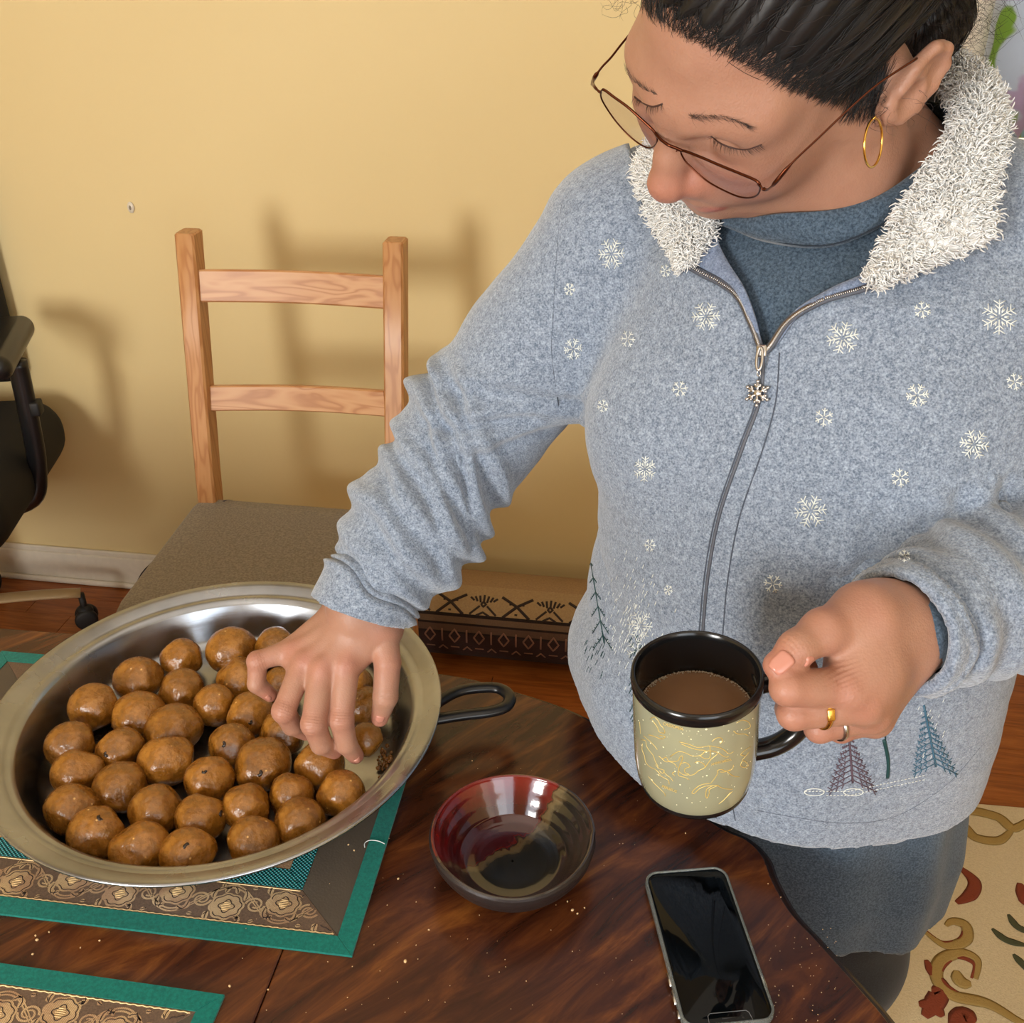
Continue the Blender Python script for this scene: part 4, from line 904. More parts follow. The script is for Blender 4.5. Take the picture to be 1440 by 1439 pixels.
# ---- skin: head, neck, chest, hidden arms and both hands in one mesh
G = Field((.0, .52, 1.19), (.46, 1.0, 1.58), .0021)
G.ell(h(0, -.024, .040), (.077, .096, .088), HR, .01)
G.ell(h(0, .034, .010), (.063, .060, .078), HR, .03)
G.ell(h(0, .026, -.044), (.053, .047, .054), HR, .04)
G.ell(h(0, .050, -.090), (.021, .019, .016), HR, .035)
for s in (-1, 1):
    G.cone(h(s*.052, .0, -.045), h(s*.014, .050, -.092), .017, .013, .04)
    G.ell(h(s*.035, .060, -.030), (.024, .022, .028), HR, .04)
    G.cone(h(s*.050, .066, .020), h(s*.014, .087, .016), .010, .009, .025)
    G.ell(h(s*.033, .098, -.003), (.019, .0195, .0145), HR, .011, 's')
# near eye, far eye (downcast lids)
eN = hp(1036, 196, -.031, .071, -.002, .004); eF = hp(919, 142, .031, .071, -.002, .008)
for c, rr in ((eN, .0152), (eF, .0138)): G.ell(c, (rr*1.15, rr, rr*.92), HR, .004)
nT = hp(938, 258, 0, .112, -.036, .004); nB = hp(950, 180, 0, .092, .004, .006); nM = nB*.5+nT*.5+HY*.001
G.chain([nB+HZ*.010-HY*.002, nB, nM, nT], [.009, .0082, .0095, .0118], .010)
G.ell(nT, (.0135, .0115, .0115), HR, .008)
wN = hp(978, 254, -.015, .098, -.043, .003); wF = nT + HR@np.array([.014, -.012, -.006]); 
G.ell(wN, (.0085, .0105, .0085), HR, .006); G.ell(wF, (.0085, .0105, .0085), HR, .006)
for s, w_ in ((-1, wN), (1, wF)): G.ell(nT + HR@np.array([s*.0065, -.003, -.0115]), (.0036, .0052, .004), HR, .002, 's')
# muzzle and mouth
mth = h(0, .080, -.058); G.ell(mth, (.026, .016, .016), HR, .022)
mN = hp(1004, 287, -.023, .086, -.070, .002)
cM = nT + HR@np.array([0, -.016, -.0235])
G.chain([mN, (mN+cM)/2+HY*.003+HZ*.001, cM+HY*.002], [.0035, .0048, .0052], .005); G.chain([cM+HY*.002, cM+HX*.012+HY*.001, cM+HX*.023-HY*.009], [.0052, .0045, .003], .005)
low = -HZ*.0080 - HY*.0035
G.chain([mN+low*.5-HY*.002, (mN+cM)/2+HY*.002+low, cM+HY*.001+low], [.003, .0052, .0058], .006); G.chain([cM+HY*.001+low, cM+HX*.012+low, cM+HX*.022-HY*.009+low*.6], [.0058, .005, .003], .006)
G.ell(cM + HR@np.array([0, -.018, -.028]), (.016, .014, .013), HR, .02)
# ear (near) and ear (far)
eT = U(1308, 84, .668); eL = U(1250, 163, .683); ea = unit(eT-eL); eo = unit(-HX*.75 + HY*.25 + HZ*.0); en = unit(eo - ea*(eo@ea)); ew = np.cross(ea, en); ER = np.array([ew, en, ea]).T; ec = (eT+eL)/2
G.cone(ec-en*.022, ec-en*.004, .020, .014, .012)
G.ell(ec+ea*.004, (.0165, .0060, .030), ER, .006); G.ell(eL+ea*.004, (.0085, .0055, .0095), ER, .006)
helix = [ec + ER@np.array([x, .004, z]) for x, z in ((-.012, -.006), (-.015, .010), (-.010, .026), (.003, .031), (.013, .024), (.0165, .010), (.0150, -.006), (.009, -.018))]
G.chain(helix, .0034, .004); G.ell(ec + ER@np.array([-.001, .0075, -.004]), (.0085, .006, .012), ER, .004, 's'); G.ell(ec + ER@np.array([.004, .0085, .016]), (.006, .0045, .008), ER, .004, 's')
fe = h(.078, -.014, -.012); G.ell(fe, (.007, .016, .030), HR, .006)
# neck and chest
G.chain([h(0, -.030, -.035), (.235, .805, 1.345), (.283, .850, 1.27)], [.054, .055, .066], .03)
G.cone(h(-.035, -.01, -.05), (.275, .775, 1.275), .020, .016, .03)            # neck muscle on the near side
G.cone((.25, .87, 1.32), (.15, .92, 1.28), .038, .045, .03); G.cone((.30, .85, 1.32), (.41, .775, 1.28), .038, .045, .03)
G.op(torso(-.026), (.05, .6, 1.17), (.5, 1.05, 1.36), .02)
HV, HF = G.nets(); HV = relax(HV, HF, 2, .5)
L_ = (HV-HC)@HR                                      # head coordinates for the tint of lips, nose, cheeks
def blob(c, r): return np.exp(-((HV-c)**2).sum(1)/r**2)
tintH = np.clip(.55*blob(nT, .016)+.4*blob(wN, .012)+.28*blob(h(-.040, .078, -.036), .022)+.28*blob(h(.040, .078, -.036), .022), 0, .75)
lipd = np.minimum.reduce([np.linalg.norm(HV-(mN*(1-t_)+cM*t_+low*.5), axis=1) for t_ in np.linspace(0, 1, 8)]+[np.linalg.norm(HV-(cM+HX*.023*t_-HY*.009*t_+low*.5), axis=1) for t_ in np.linspace(0, 1, 6)])
tintH = np.maximum(tintH, np.clip((.0105-lipd)/.004, 0, 1)*.9)

def hand_field(lo, hi, hh): return Field(lo, hi, hh)
# right hand, in the pan
J = lambda l: [U(*p) for p in l]
rW = U(503, 862, 1.000); rF = WRR*.3+ELR*.7
R_M = J([(411,914,.992),(428,930,.980),(453,940,.972),(487,934,.974)])
R_I = J([(487,934,.974),(480,1012,.966),(487,1046,.978),(500,1063,.993)]); R_D = J([(453,940,.972),(441,1018,.958),(452,1046,.972),(470,1056,.990)])
R_G = J([(428,930,.980),(399,1000,.962),(411,1020,.980),(430,1030,.998)]); R_P = J([(411,914,.992),(362,930,.985),(361,962,.990),(380,977,.999)])
R_T = J([(536,885,.985),(545,932,.978),(542,980,.983),(534,1010,.998)])
allp = np.array(R_I+R_D+R_G+R_P+R_T+[rW, WRR])
G = Field(allp.min(0)-.035, allp.max(0)+.035, .00125)
vn = unit(np.array([0, 0, 1.5])-rW)
G.cone(rF, WRR, .034, .030, .01); G.cone(WRR, rW, .030, .029, .015, flat=(vn, .72))
for i, (m_, r0) in enumerate(zip(R_M, (.0125, .0135, .014, .0135))):
    G.cone(rW + (R_M[i]-R_M[1])*.45, m_ - vn*.004, .019, r0, .014, flat=(vn, .8))
    G.ell(m_ + vn*.0025, (.0090, .0090, .0070), None, .010)
G.cone(U(515, 880, .99), R_T[0], .022, .019, .02); G.cone(R_M[3]-vn*.006, R_T[0]-vn*.004, .012, .014, .015)
for P, rr in ((R_I, (.0128, .0114, .0102, .0080)), (R_D, (.0130, .0116, .0104, .0082)), (R_G, (.0122, .0108, .0098, .0080)), (R_P, (.0108, .0096, .0088, .0072)), (R_T, (.0165, .0128, .0120, .0085))):
    G.chain(P, rr, .0022); 
    if P is not R_T: G.ell(P[1]+vn*.0006, rr[1]*1.0, None, .003)
for m_ in R_M: G.chain([rW+(m_-rW)*.25+vn*.0160, m_+vn*.0075], [.0018, .0028], .011)   # tendons
for a, b in ((0, 1), (1, 2), (2, 3)):
    G.cone(R_M[a]*.75+[R_P, R_G, R_D, R_I][a][1]*.25-vn*.003, R_M[b]*.75+[R_P, R_G, R_D, R_I][b][1]*.25-vn*.003, .0085, .0085, .006)
RV, RF = G.nets(); RV = relax(RV, RF, 1, .4)
def creases(V, N, spots):                            # knuckle wrinkles
    d = np.zeros(len(V))
    for c, ax, w, n_ in spots:
        q = V-c; t_ = q@ax; r2 = (q**2).sum(1); d -= .0006*np.exp(-r2/w**2)*(np.cos(t_*2*math.pi/.0026))**3
    return V + N*d[:, None]
RN = vnormals(RV, RF); RV = creases(RV, RN, [(P[1]+vn*.011, unit(P[1]-P[0]), .010, 0) for P in (R_I, R_D, R_G, R_P)] + [(R_T[2]+vn*.01, unit(R_T[2]-R_T[1]), .010, 0)])
tintR = np.zeros(len(RV))
for P in (R_I, R_D, R_G, R_P, R_T):
    for q, r_, k_ in ((P[0]+vn*.012, .014, .30), (P[1], .016, .32), (P[3], .014, .55)): tintR = np.maximum(tintR, k_*np.exp(-((RV-q)**2).sum(1)/r_**2))
# left hand, round the mug handle
lW = U(1258, 898, .690); lF = WRL*.4+ELL*.6
L_M = J([(1186,968,.650),(1212,990,.656),(1224,1004,.672),(1228,1010,.694)])
L_I = J([(1186,968,.650),(1108,968,.634),(1104,958,.655),(1132,940,.668)]); L_D = J([(1212,990,.656),(1116,1004,.646),(1110,998,.668),(1140,985,.682)])
L_G = J([(1224,1004,.672),(1152,1024,.664),(1146,1016,.684),(1168,1000,.70)]); L_P = J([(1228,1010,.694),(1182,1026,.684),(1172,1020,.70),(1190,1002,.712)])
L_T = J([(1216,868,.668),(1158,888,.650),(1120,912,.640),(1096,934,.637)])
allp = np.array(L_I+L_D+L_G+L_P+L_T+[lW, WRL])
G = Field(allp.min(0)-.04, allp.max(0)+.04, .00125)
vl = unit(np.array([0, 0, 1.5])-lW)
G.cone(lF, WRL, .033, .029, .01); G.cone(WRL, lW, .030, .029, .015, flat=(vl, .85))
hb_ = unit(np.cross(L_M[0]-lW, L_M[3]-lW)); hb_ = hb_ if hb_@vl > 0 else -hb_
for i, m_ in enumerate(L_M):
    G.cone(lW + (L_M[i]-L_M[1])*.6, m_, .019, .0135, .016); G.ell(m_+vl*.002, (.0095, .0095, .0085), None, .008)
G.cone(U(1232, 868, .682), L_T[0], .023, .020, .02); G.cone(L_T[0], L_M[0]*.6+lW*.4, .018, .016, .02)
G.cone(L_T[1]*.55+L_T[0]*.45, L_M[0]*.8+lW*.2, .011, .011, .014)
G.chain([U(1243, 905, .677), U(1220, 940, .664), L_M[0]+vl*.003], [.018, .018, .009], .014)
for P, rr in ((L_I, (.0138, .0112, .0092, .0082)), (L_D, (.0128, .0104, .0090, .0078)), (L_G, (.0120, .0096, .0086, .0075)), (L_P, (.0105, .0088, .0080, .0068)), (L_T, (.0185, .0140, .0108, .0088))):
    G.chain(P, rr, .0025 if P is not L_T else .006)
G.ell(L_T[3]+unit(L_T[3]-L_T[2])*.002, (.0086, .0086, .0074), None, .003)
LV_, LF = G.nets(); LV_ = relax(LV_, LF, 1, .4); LN = vnormals(LV_, LF)
LV_ = creases(LV_, LN, [(L_T[2]+vl*.009, unit(L_T[2]-L_T[1]), .010, 0), (L_M[0]*.85+L_T[1]*.15+vl*.01, unit(L_M[0]-L_T[1]), .014, 0), (L_I[0]+vl*.01, unit(L_I[1]-L_I[0]), .011, 0)])
tintL = np.zeros(len(LV_))
for P in (L_I, L_D, L_G, L_P, L_T):
    for q, r_, k_ in ((P[0]+vl*.012, .014, .30), (P[1], .016, .32), (P[3], .014, .55)): tintL = np.maximum(tintL, k_*np.exp(-((LV_-q)**2).sum(1)/r_**2))
# hidden arms, trunk and legs under the clothes
G = Field((-.16, .5, -.01), (.58, 1.12, 1.32), .007)
G.op(torso(-.045), (.02, .6, .66), (.54, 1.1, 1.27), .02)
G.chain([SHR, ELR, WRR], [.045, .038, .029], .02); G.chain([SHL, ELL, WRL], [.045, .038, .028], .02); G.cone(SHR, SHL, .04, .04, .03)
LGL = [np.array([.380, .815, .74]), np.array([.385, .82, .42]), np.array([.380, .84, .075])]; LGR = [np.array([.200, .905, .74]), np.array([.198, .905, .42]), np.array([.195, .92, .075])]
for Lg in (LGL, LGR): G.chain(Lg, [.062, .045, .036], .03)
BVt, BFt = G.nets(); BVt = relax(BVt, BFt, 2)
Vs = [HV, RV, LV_, BVt]; Fs = [HF, RF, LF, BFt]; o_ = 0; FF = []
for V, F in zip(Vs, Fs): FF.append(F+o_); o_ += len(V)
me = npmesh('body', np.concatenate(Vs), np.concatenate(FF))
at = me.attributes.new('tint', 'FLOAT', 'POINT'); at.data.foreach_set('value', np.concatenate([tintH, tintR, tintL, np.zeros(len(BVt))]).astype(np.float32))
body = link('body', me, 'skin', person)
bH = bvh_of(HV, HF); bR = bvh_of(RV, RF); bL = bvh_of(LV_, LF)
def nail(bvh, px, py, along, ln, wd, nm='fingernail'):
    a, n = shoot(bvh, px, py)
    if a is None: return
    al = unit(along - n*(along@n)); Rn = np.array([np.cross(al, n), al, n]).T; mb = MB(); rings = []
    for t_ in np.linspace(-1, 1, 9):
        w_ = wd*(1-max(0, (t_-.3)/.7)**2*.35)*(1-max(0, (-t_-.7)/.3)**2*.3)
        rings.append([a + Rn@np.array([w_*x, ln*t_, .0010 - .0016*x*x + .0002*(1-t_*t_)]) for x in np.linspace(-1, 1, 9)] + [a + Rn@np.array([w_*x*.9, ln*t_, -.0012 - .0016*x*x]) for x in np.linspace(1, -1, 9)])
    mb.loft(rings, True, True); mb.build(nm, 'nail', body)
nail(bL, 1099, 932, L_T[3]-L_T[2], .0072, .0058)
nail(bR, 377, 982, R_P[3]-R_P[2], .003, .003); nail(bR, 503, 1070, R_I[3]-R_I[2], .0032, .0035); nail(bR, 534, 1012, R_T[3]-R_T[2], .0045, .0045); nail(bL, 1139, 930, L_I[3]-L_I[2], .0035, .004)

# ---- shirt
G = Field((.03, .58, .52), (.56, 1.10, 1.40), .0042)
torso_body(G, -.010, .50, 1.36)
sl, X, Y, Zc = G.reg(G.lo, G.lo+G.h*G.n)
hemz = .585 + .0*X
G.A[sl] = np.maximum(G.A[sl], (hemz - .25*(X-.28) - Zc).astype(np.float32))
A_ = G.A; G.A = np.maximum(A_, -(A_+.009))
# round neck opening
nd = unit(np.array([-.04, -.20, .97])); ncn = np.array([.268, .822, 1.335]); q = ((X-ncn[0])**2+(Y-ncn[1])**2); G.A = np.where(np.broadcast_to(Zc > 1.2, G.A.shape), np.maximum(G.A, (.068-np.sqrt(q)).astype(np.float32)), G.A)
SV, SF = G.nets(); SV = relax(SV, SF, 2)
N_ = vnormals(SV, SF); w_ = np.clip((.80-SV[:, 2])/.08, 0, 1); SV += N_*((.004*np.sin(SV[:, 0]*60+SV[:, 1]*35+2)*w_)[:, None])
shirt = link('shirt', npmesh('shirt', SV, SF), 'shirt', person); bS = bvh_of(SV, SF)

# ---- trousers
G = Field((.06, .66, .03), (.53, 1.06, .80), .006)
G.op(torso(-.045), (.05, .6, .60), (.52, 1.1, .76), .01)
for Lg in (LGL, LGR): G.chain([Lg[0]+[0, 0, -.05], Lg[1], Lg[2]], [.088, .088, .066], .03)
A_ = G.A; sl, X, Y, Zc = G.reg(G.lo, G.lo+G.h*G.n); G.A = np.maximum(A_, np.maximum(.07-Zc, Zc-.76).astype(np.float32))
V, F = G.nets(); V = relax(V, F, 2); V += vnormals(V, F)*(.004*wob(V, 30, 3))[:, None]; link('trousers', npmesh('trousers', V, F), 'trouser', person)
for Lg, s in ((LGL, 1), (LGR, -1)):
    mb = MB(); c = Lg[2]; f = np.array([-.35, -.94, 0]); Rf = np.array([[-f[1], f[0], 0], f, [0, 0, 1]]).T
    rings = []
    for t_, w, hh_ in ((-.07, .018, .02), (-.065, .032, .045), (-.02, .036, .07), (.04, .038, .06), (.10, .044, .045), (.15, .038, .032), (.172, .018, .02)):
        rings.append([np.array([c[0], c[1], 0]) + Rf@np.array([w*math.cos(a), t_, hh_*(.5+.5*math.sin(a))]) for a in np.linspace(0, 6.283, 16, endpoint=False)])
    mb.loft(rings, True, True); mb.build('slipper', 'blackm', person)

# ---- jacket
G = Field((-.24, .48, .755), (.60, 1.12, 1.385), .0032)
torso_body(G, 0., .74, 1.36)
G.chain([SHR, SHR*.45+ELR*.55+[0, .0, -.004], ELR, ELR*.45+WRR*.55, WRR+(WRR-ELR)*.10], [.073, .066, .0635, .058, .0475], .03)
G.chain([SHL, ELL], [.075, .066], .03); G.chain([ELL, ELL*.5+WRL*.5, WRL+(WRL-ELL)*.02], [.064, .056, .0455], .02)
sl, X, Y, Zc = G.reg(G.lo, G.lo+G.h*G.n)
A_ = G.A
PX, PY, PD = proj(X.astype(np.float64), Y, Zc)
A_ = np.maximum(A_, -(A_+.0085))
hem = .779 + .006*np.sin(X*30) + .010*np.clip((X-.36)/.1, 0, 1) + .028*np.clip((.16-X)/.09, 0, 1)
A_ = np.maximum(A_, (hem-Zc).astype(np.float32))
def capcut(A_, c, d, near):                          # open the cuff
    dd = (X-c[0])*d[0]+(Y-c[1])*d[1]+(Zc-c[2])*d[2]; m_ = ((X-c[0])**2+(Y-c[1])**2+(Zc-c[2])**2 < near**2)
    return np.where(m_, np.maximum(A_, dd), A_).astype(np.float32)
dR = unit(WRR-ELR); dL = unit(WRL-ELL); cufR = WRR+dR*.002+np.array([0, 0, -.0]); cufL = WRL+dL*.004
A_ = capcut(A_, cufR, unit(dR+np.array([.15, 0, -.25])), .085); A_ = capcut(A_, cufL, dL, .078)
VP = [(893,236),(905,270),(932,336),(971,374),(1035,408),(1060,452),(1073,492),(1085,484),(1110,450),(1150,425),(1220,405),(1290,380),(1362,338),(1400,260),(1405,180),(1380,60),(1200,-80),(900,-80),(860,100)]
UV_, UF_ = None, None
G.A = A_
# uncut copy for placing zip and collar
JV0, JF0 = G.nets(); bJ0 = bvh_of(JV0, JF0)
def polysd(px, py, P):
    d = np.full(px.shape, 1e9); ins = np.zeros(px.shape, bool)
    for i in range(len(P)):
        ax_, ay_ = P[i-1]; bx, by = P[i]; ex, ey = bx-ax_, by-ay_; t_ = np.clip(((px-ax_)*ex+(py-ay_)*ey)/(ex*ex+ey*ey), 0, 1)
        d = np.minimum(d, (px-ax_-t_*ex)**2+(py-ay_-t_*ey)**2)
        ins ^= ((ay_ > py) != (by > py)) & (px < (bx-ax_)*(py-ay_)/(by-ay_+1e-12)+ax_)
    d = np.sqrt(d); return np.where(ins, -d, d)
zi = int((1.12-G.lo[2])/G.h); mk = (PD < .93)
d2 = polysd(PX[:, :, zi:], np.broadcast_to(PY[:, :, zi:], PX[:, :, zi:].shape), VP)*PD[:, :, zi:]/FPX
A_[:, :, zi:] = np.where(mk[:, :, zi:], np.maximum(A_[:, :, zi:], -d2.astype(np.float32)), A_[:, :, zi:])
# clear the neck hole all round
q = np.sqrt((X-.272)**2+(Y-.835)**2); A_[:, :, zi:] = np.maximum(A_[:, :, zi:], np.where(Zc[:, :, zi:] > 1.25, (.075-q)+0*Zc[:, :, zi:], -1).astype(np.float32))
G.A = A_
JV, JF = G.nets(); JV = relax(JV, JF, 2, .5); JN = vnormals(JV, JF)
def folds(V, N, A, B, spec, rmax, phase_dir, amp):
    ab = B-A; L2 = ab@ab; t_ = ((V-A)@ab)/L2; q = V-A-np.outer(np.clip(t_, -.2, 1.2), ab); r = np.linalg.norm(q, axis=1); pd = unit(phase_dir); s_ = (q@pd)/np.maximum(r, 1e-6)
    d = np.zeros(len(V))
    for (c, tilt, w, a) in spec:
        u = (t_ - c - tilt*s_*.5 - .02*np.sin(5*s_+c*30))/w; d += a*(np.exp(-u*u) - .55*np.exp(-((u-1.5)/.8)**2))
    return d*amp*(r < rmax)*np.clip((t_+.15)/.1, 0, 1)*np.clip((1.15-t_)/.1, 0, 1)
side = np.array([0, 0, 1.])
d = folds(JV, JN, ELR, WRR, [(.02, .5, .045, .9), (.14, .55, .04, 1.1), (.26, .5, .04, .8), (.38, .35, .045, 1.), (.50, .3, .045, .8), (.64, .2, .05, .9), (.78, .1, .04, .5), (.875, .05, .02, -1.0)], .085, np.array([.6, -.3, -.5]), .0088)
d += folds(JV, JN, SHR, ELR, [(.62, -.5, .05, .5), (.78, -.6, .05, .8), (.92, -.7, .06, 1.)], .095, np.array([.7, 0, -.6]), .007)
d += folds(JV, JN, ELL, WRL, [(.10, .5, .06, .8), (.24, .5, .06, 1.), (.40, .45, .06, .9), (.56, .35, .055, 1.), (.70, .2, .05, .8), (.84, .1, .04, .5), (.93, 0, .015, -.9)], .085, np.array([0, -.4, .9]), .0075)
tor = (JV[:, 2] < 1.2) & (JV[:, 0] > .03); low_ = np.clip((1.02-JV[:, 2])/.2, 0, 1)
ang = np.arctan2(JV[:, 1]-.83, JV[:, 0]-.277)
d += .014*np.exp(-((JV[:, 0]-.075)/.035)**2-((JV[:, 2]-.83)/.05)**2)*tor - .008*np.exp(-((JV[:, 0]-.08)/.04)**2-((JV[:, 2]-.93)/.05)**2)*tor
d += tor*(.0045*low_*np.sin(ang*7+JV[:, 2]*9) + .0012*wob(JV, 22, 8))
# crease running down-left from her left armpit, side drape
a0 = np.array(shoot(bJ0, 1440, 700)[0]); a1 = np.array(shoot(bJ0, 1180, 830)[0]); ab = a1-a0; t_ = np.clip(((JV-a0)@ab)/(ab@ab), 0, 1); dd_ = np.linalg.norm(JV-a0-np.outer(t_, ab), axis=1)
d += -.010*np.exp(-(dd_/.014)**2)
JV = JV + JN*(d+.0007*wob(JV, 160, 5))[:, None]
jacket = link('fleece_jacket', npmesh('fleece_jacket', JV, JF), 'fleece', person)
bJ = bvh_of(JV, JF); bJ0 = bvh_of(JV0, JF0)

# zip, tape, stitching
def on(bvh, pts, n=6):
    return catmull([np.array(p, float) for p in pts], n)
zl = [(1074,492),(1069,560),(1044,630),(1013,720),(997,800),(989,880),(985,960),(990,1060),(1006,1150)]
mb = MB(); stroke(mb, bJ, on(bJ, zl, 8), .0015, .0002, 6, .5, 1); mb.build('zip_teeth_closed', 'zip', jacket)
MT['seamd'] = plain('dark_seam_thread', (70, 78, 92), .8)
mb = MB(); stroke(mb, bJ, on(bJ, [(x+22+6*(y > 600), y+4) for x, y in zl], 8), .0006, .0000, 4, .5, 1); stroke(mb, bJ, on(bJ, [(x-5, y) for x, y in zl], 8), .0007, 0, 4, .5, 1); mb.build('zip_placket_seam', 'seamd', jacket)
for nm, pts in (('left', [(897,250),(903,272),(932,338),(971,376),(1033,410),(1058,454),(1072,492)]), ('right', [(1365,338),(1330,362),(1290,381),(1220,406),(1150,427),(1110,452),(1086,486),(1076,496)])):
    mb = MB(); stroke(mb, bJ0, on(0, pts, 8), .0030, .0030, 8, .6, 1); mb.build('zip_tape', 'zip', jacket)
    mb = MB(); P = []
    for p in catmull([np.array(p, float) for p in pts], 26):
        a, n = shoot(bJ0, *p)
        if a is not None: P.append((a, n))
    for (a, n), (b, _) in list(zip(P[:-1], P[1:]))[::1]:
        if np.linalg.norm(b-a) < 1e-5: continue
        mb.box(a+n*.0052, (.0007, .0026, .0008), np.array([unit(b-a), unit(np.cross(n, b-a)), n]).T)
    mb.build('zip_teeth', 'silver', jacket, kind='stuff')
# slider and snowflake pull
a, n = shoot(bJ0, 1074, 494); dn = unit(U(1067, 560, 1)-U(1074, 494, 1)); dn = unit(dn-n*(dn@n)); Rz_ = np.array([np.cross(dn, n), dn, n]).T
zp = MB(); zp.box(a+n*.005, (.0085, .010, .004), Rz_, .0018); zpo = zp.build('zip_slider', 'silver', jacket)
zp = MB(); zp.tube([a+n*.0085+Rz_@np.array([.0022*math.cos(q), .006+.0085*math.sin(q), .001*math.sin(q)]) for q in np.linspace(0, 6.283, 24, endpoint=False)], .0011, 8, closed=True)
zp.tube([a+n*.008+Rz_@np.array([.0013*math.cos(q), .0165+.0022*math.sin(q), 0]) for q in np.linspace(0, 6.283, 14, endpoint=False)], .0005, 6, closed=True); zp.build('pull_ring', 'silver', zpo)
c_, n2_ = shoot(bJ, 1067, 553); c_ = c_ + n2_*.0030; zp = MB()
for k_ in range(6):
    q = k_*math.pi/3 + math.pi/6; dv_ = Rz_@np.array([math.cos(q), math.sin(q), 0]); pv_ = Rz_@np.array([-math.sin(q), math.cos(q), 0])
    zp.tube([c_, c_+dv_*.0088], .0011, 8); zp.tube([c_+dv_*.0045-pv_*.0026+dv_*.0015, c_+dv_*.0045, c_+dv_*.0045+pv_*.0026+dv_*.0015], .0009, 6); zp.ell(c_+dv_*.0090, .0015); zp.ell(c_+dv_*.0064+pv_*.0018, .0011); zp.ell(c_+dv_*.0064-pv_*.0018, .0011)
zp.ell(c_, (.0032, .0032, .0014), frame_z(n2_)); zp.build('snowflake_pull', 'silver', zpo)

# embroidery
def flake(cx, cy, r, dens=1, rot=.1, sq=1.):
    mb = MB()
    for k_ in range(6):
        q = rot+k_*math.pi/3; P = lambda rr, qq: (cx+rr*math.cos(qq)*sq, cy+rr*math.sin(qq))
        stroke(mb, bJ, [P(r*.14, q), P(r*.95, q)], .00045, .0003, 4, .7, 2)
        for f_ in ((.45, .7) if r > 14 else (.6,)):
            for s_ in (-1, 1): stroke(mb, bJ, [P(r*f_, q), P(r*(f_+.24), q+s_*.34)], .0004, .0003, 4, .7, 1)
        if r > 18:
            for s_ in (-1, 1): stroke(mb, bJ, [P(r*.28, q+s_*.5), P(r*.52, q+s_*.42)], .0004, .0003, 4, .7, 1)
    if mb.V: mb.build('embroidered_snowflake', 'thread_w', jacket)
for f in [(860,357,23),(936,381,10),(801,407,10),(993,445,21),(883,477,13),(806,491,16),(956,547,12),(848,571,10),(907,660,19),(914,767,10),(1185,475,24),(1297,436,13),(1405,446,26),(1159,587,14),(1290,556,17),(1427,537,13),(1370,625,22),(1266,672,14),(1140,719,24),(1087,821,14),(1272,782,9),(940,830,8),(900,880,22),(896,915,18),(1248,925,8)]:
    flake(f[0], f[1], f[2], rot=.1+f[0]*.37, sq=.85 if f[0] < 950 else 1)
rs = np.random.RandomState(9)
def tree(pts_trunk, mat, levels, w, hgt, top, droop=.5, nm='embroidered_tree', wt=.0006):
    mb = MB(); x0, y0 = top; x1, y1 = pts_trunk; stroke(mb, bJ, [(x0, y0), ((x0+x1)/2, (y0+y1)/2), (x1, y1)], wt*1.6, .0003, 4, .7, 3)
    for i in range(levels):
        t_ = (i+1)/(levels+.6); cx, cy = x0+(x1-x0)*t_, y0+(y1-y0)*t_; ww = w*t_
        for s_ in (-1, 1):
            e_ = (cx+s_*ww, cy+droop*ww); stroke(mb, bJ, [(cx, cy), e_], wt, .0003, 4, .7, 2)
            for f_ in (.35, .6, .85):
                bx, by = cx+s_*ww*f_, cy+droop*ww*f_
                stroke(mb, bJ, [(bx, by), (bx+s_*ww*.18, by-ww*.12)], wt*.8, .0003, 4, .7, 1); stroke(mb, bJ, [(bx, by), (bx+s_*ww*.10, by+ww*.2)], wt*.8, .0003, 4, .7, 1)
    mb.build(nm, mat, jacket)
tree((1199, 1101), 'thread_p', 10, 36, 0, (1193, 1026)); tree((1316, 1078), 'thread_b', 11, 33, 0, (1299, 992)); tree((850, 905), 'thread_g', 6, 15, 0, (828, 772), 1.6)
mb = MB(); stroke(mb, bJ, on(0, [(1243, 1040), (1249, 1070), (1248, 1094)], 5), .0016, .0003, 6, .6, 1); stroke(mb, bJ, [(1245+12*math.cos(q), 1008+13*math.sin(q)) for q in np.linspace(0, 6.3, 18)], .0005, .0003, 4, .7, 1); stroke(mb, bJ, [(1245, 996), (1245, 1040)], .0006, .0003, 4, .7, 2); stroke(mb, bJ, [(1236, 1004), (1245, 1016), (1254, 1004)], .0005, .0003, 4, .7, 2); mb.build('embroidered_tree', 'thread_g', jacket)
mb = MB()
for i in range(34):
    x = 1132+i*5; y = 1113 - (i > 12)*(i-12)*1.05; stroke(mb, bJ, [(x, y), (x+3, y-.5)], .0005, .0003, 4, .7, 1)
    if i > 5: stroke(mb, bJ, [(x, y+6), (x+3, y+5.5)], .0005, .0003, 4, .7, 1)
for cx in (1145, 1200): stroke(mb, bJ, [(cx+14*math.cos(q), 1114+5*math.sin(q)) for q in np.linspace(0, 6.3, 14)], .0005, .0003, 4, .7, 1)
for i in range(60):
    x = rs.uniform(1285, 1330); y = rs.uniform(985, 1075)
    if rs.rand() < .3: stroke(mb, bJ, [(x, y), (x+2, y-4)], .0004, .0003, 4, .7, 1)
mb.build('embroidered_ground_line', 'thread_w', jacket)
mb = MB()
for i in range(34): x = rs.uniform(884, 900); y = 900+i*3.6; stroke(mb, bJ, [(x, y), (x+4, y-7)], .0005, .0003, 4, .7, 1)
for i in range(22): x = rs.uniform(822, 850); y = rs.uniform(905, 960); stroke(mb, bJ, [(x, y), (x+3, y-7)], .0004, .0003, 4, .7, 1)
mb.build('embroidered_needles', 'thread_g', jacket, kind='stuff')
mb = MB()
for i in range(150): x = 885+rs.normal()*20; y = 880+rs.normal()*40; stroke(mb, bJ, [(x, y), (x+2, y-5)], .0004, .0003, 4, .7, 1)
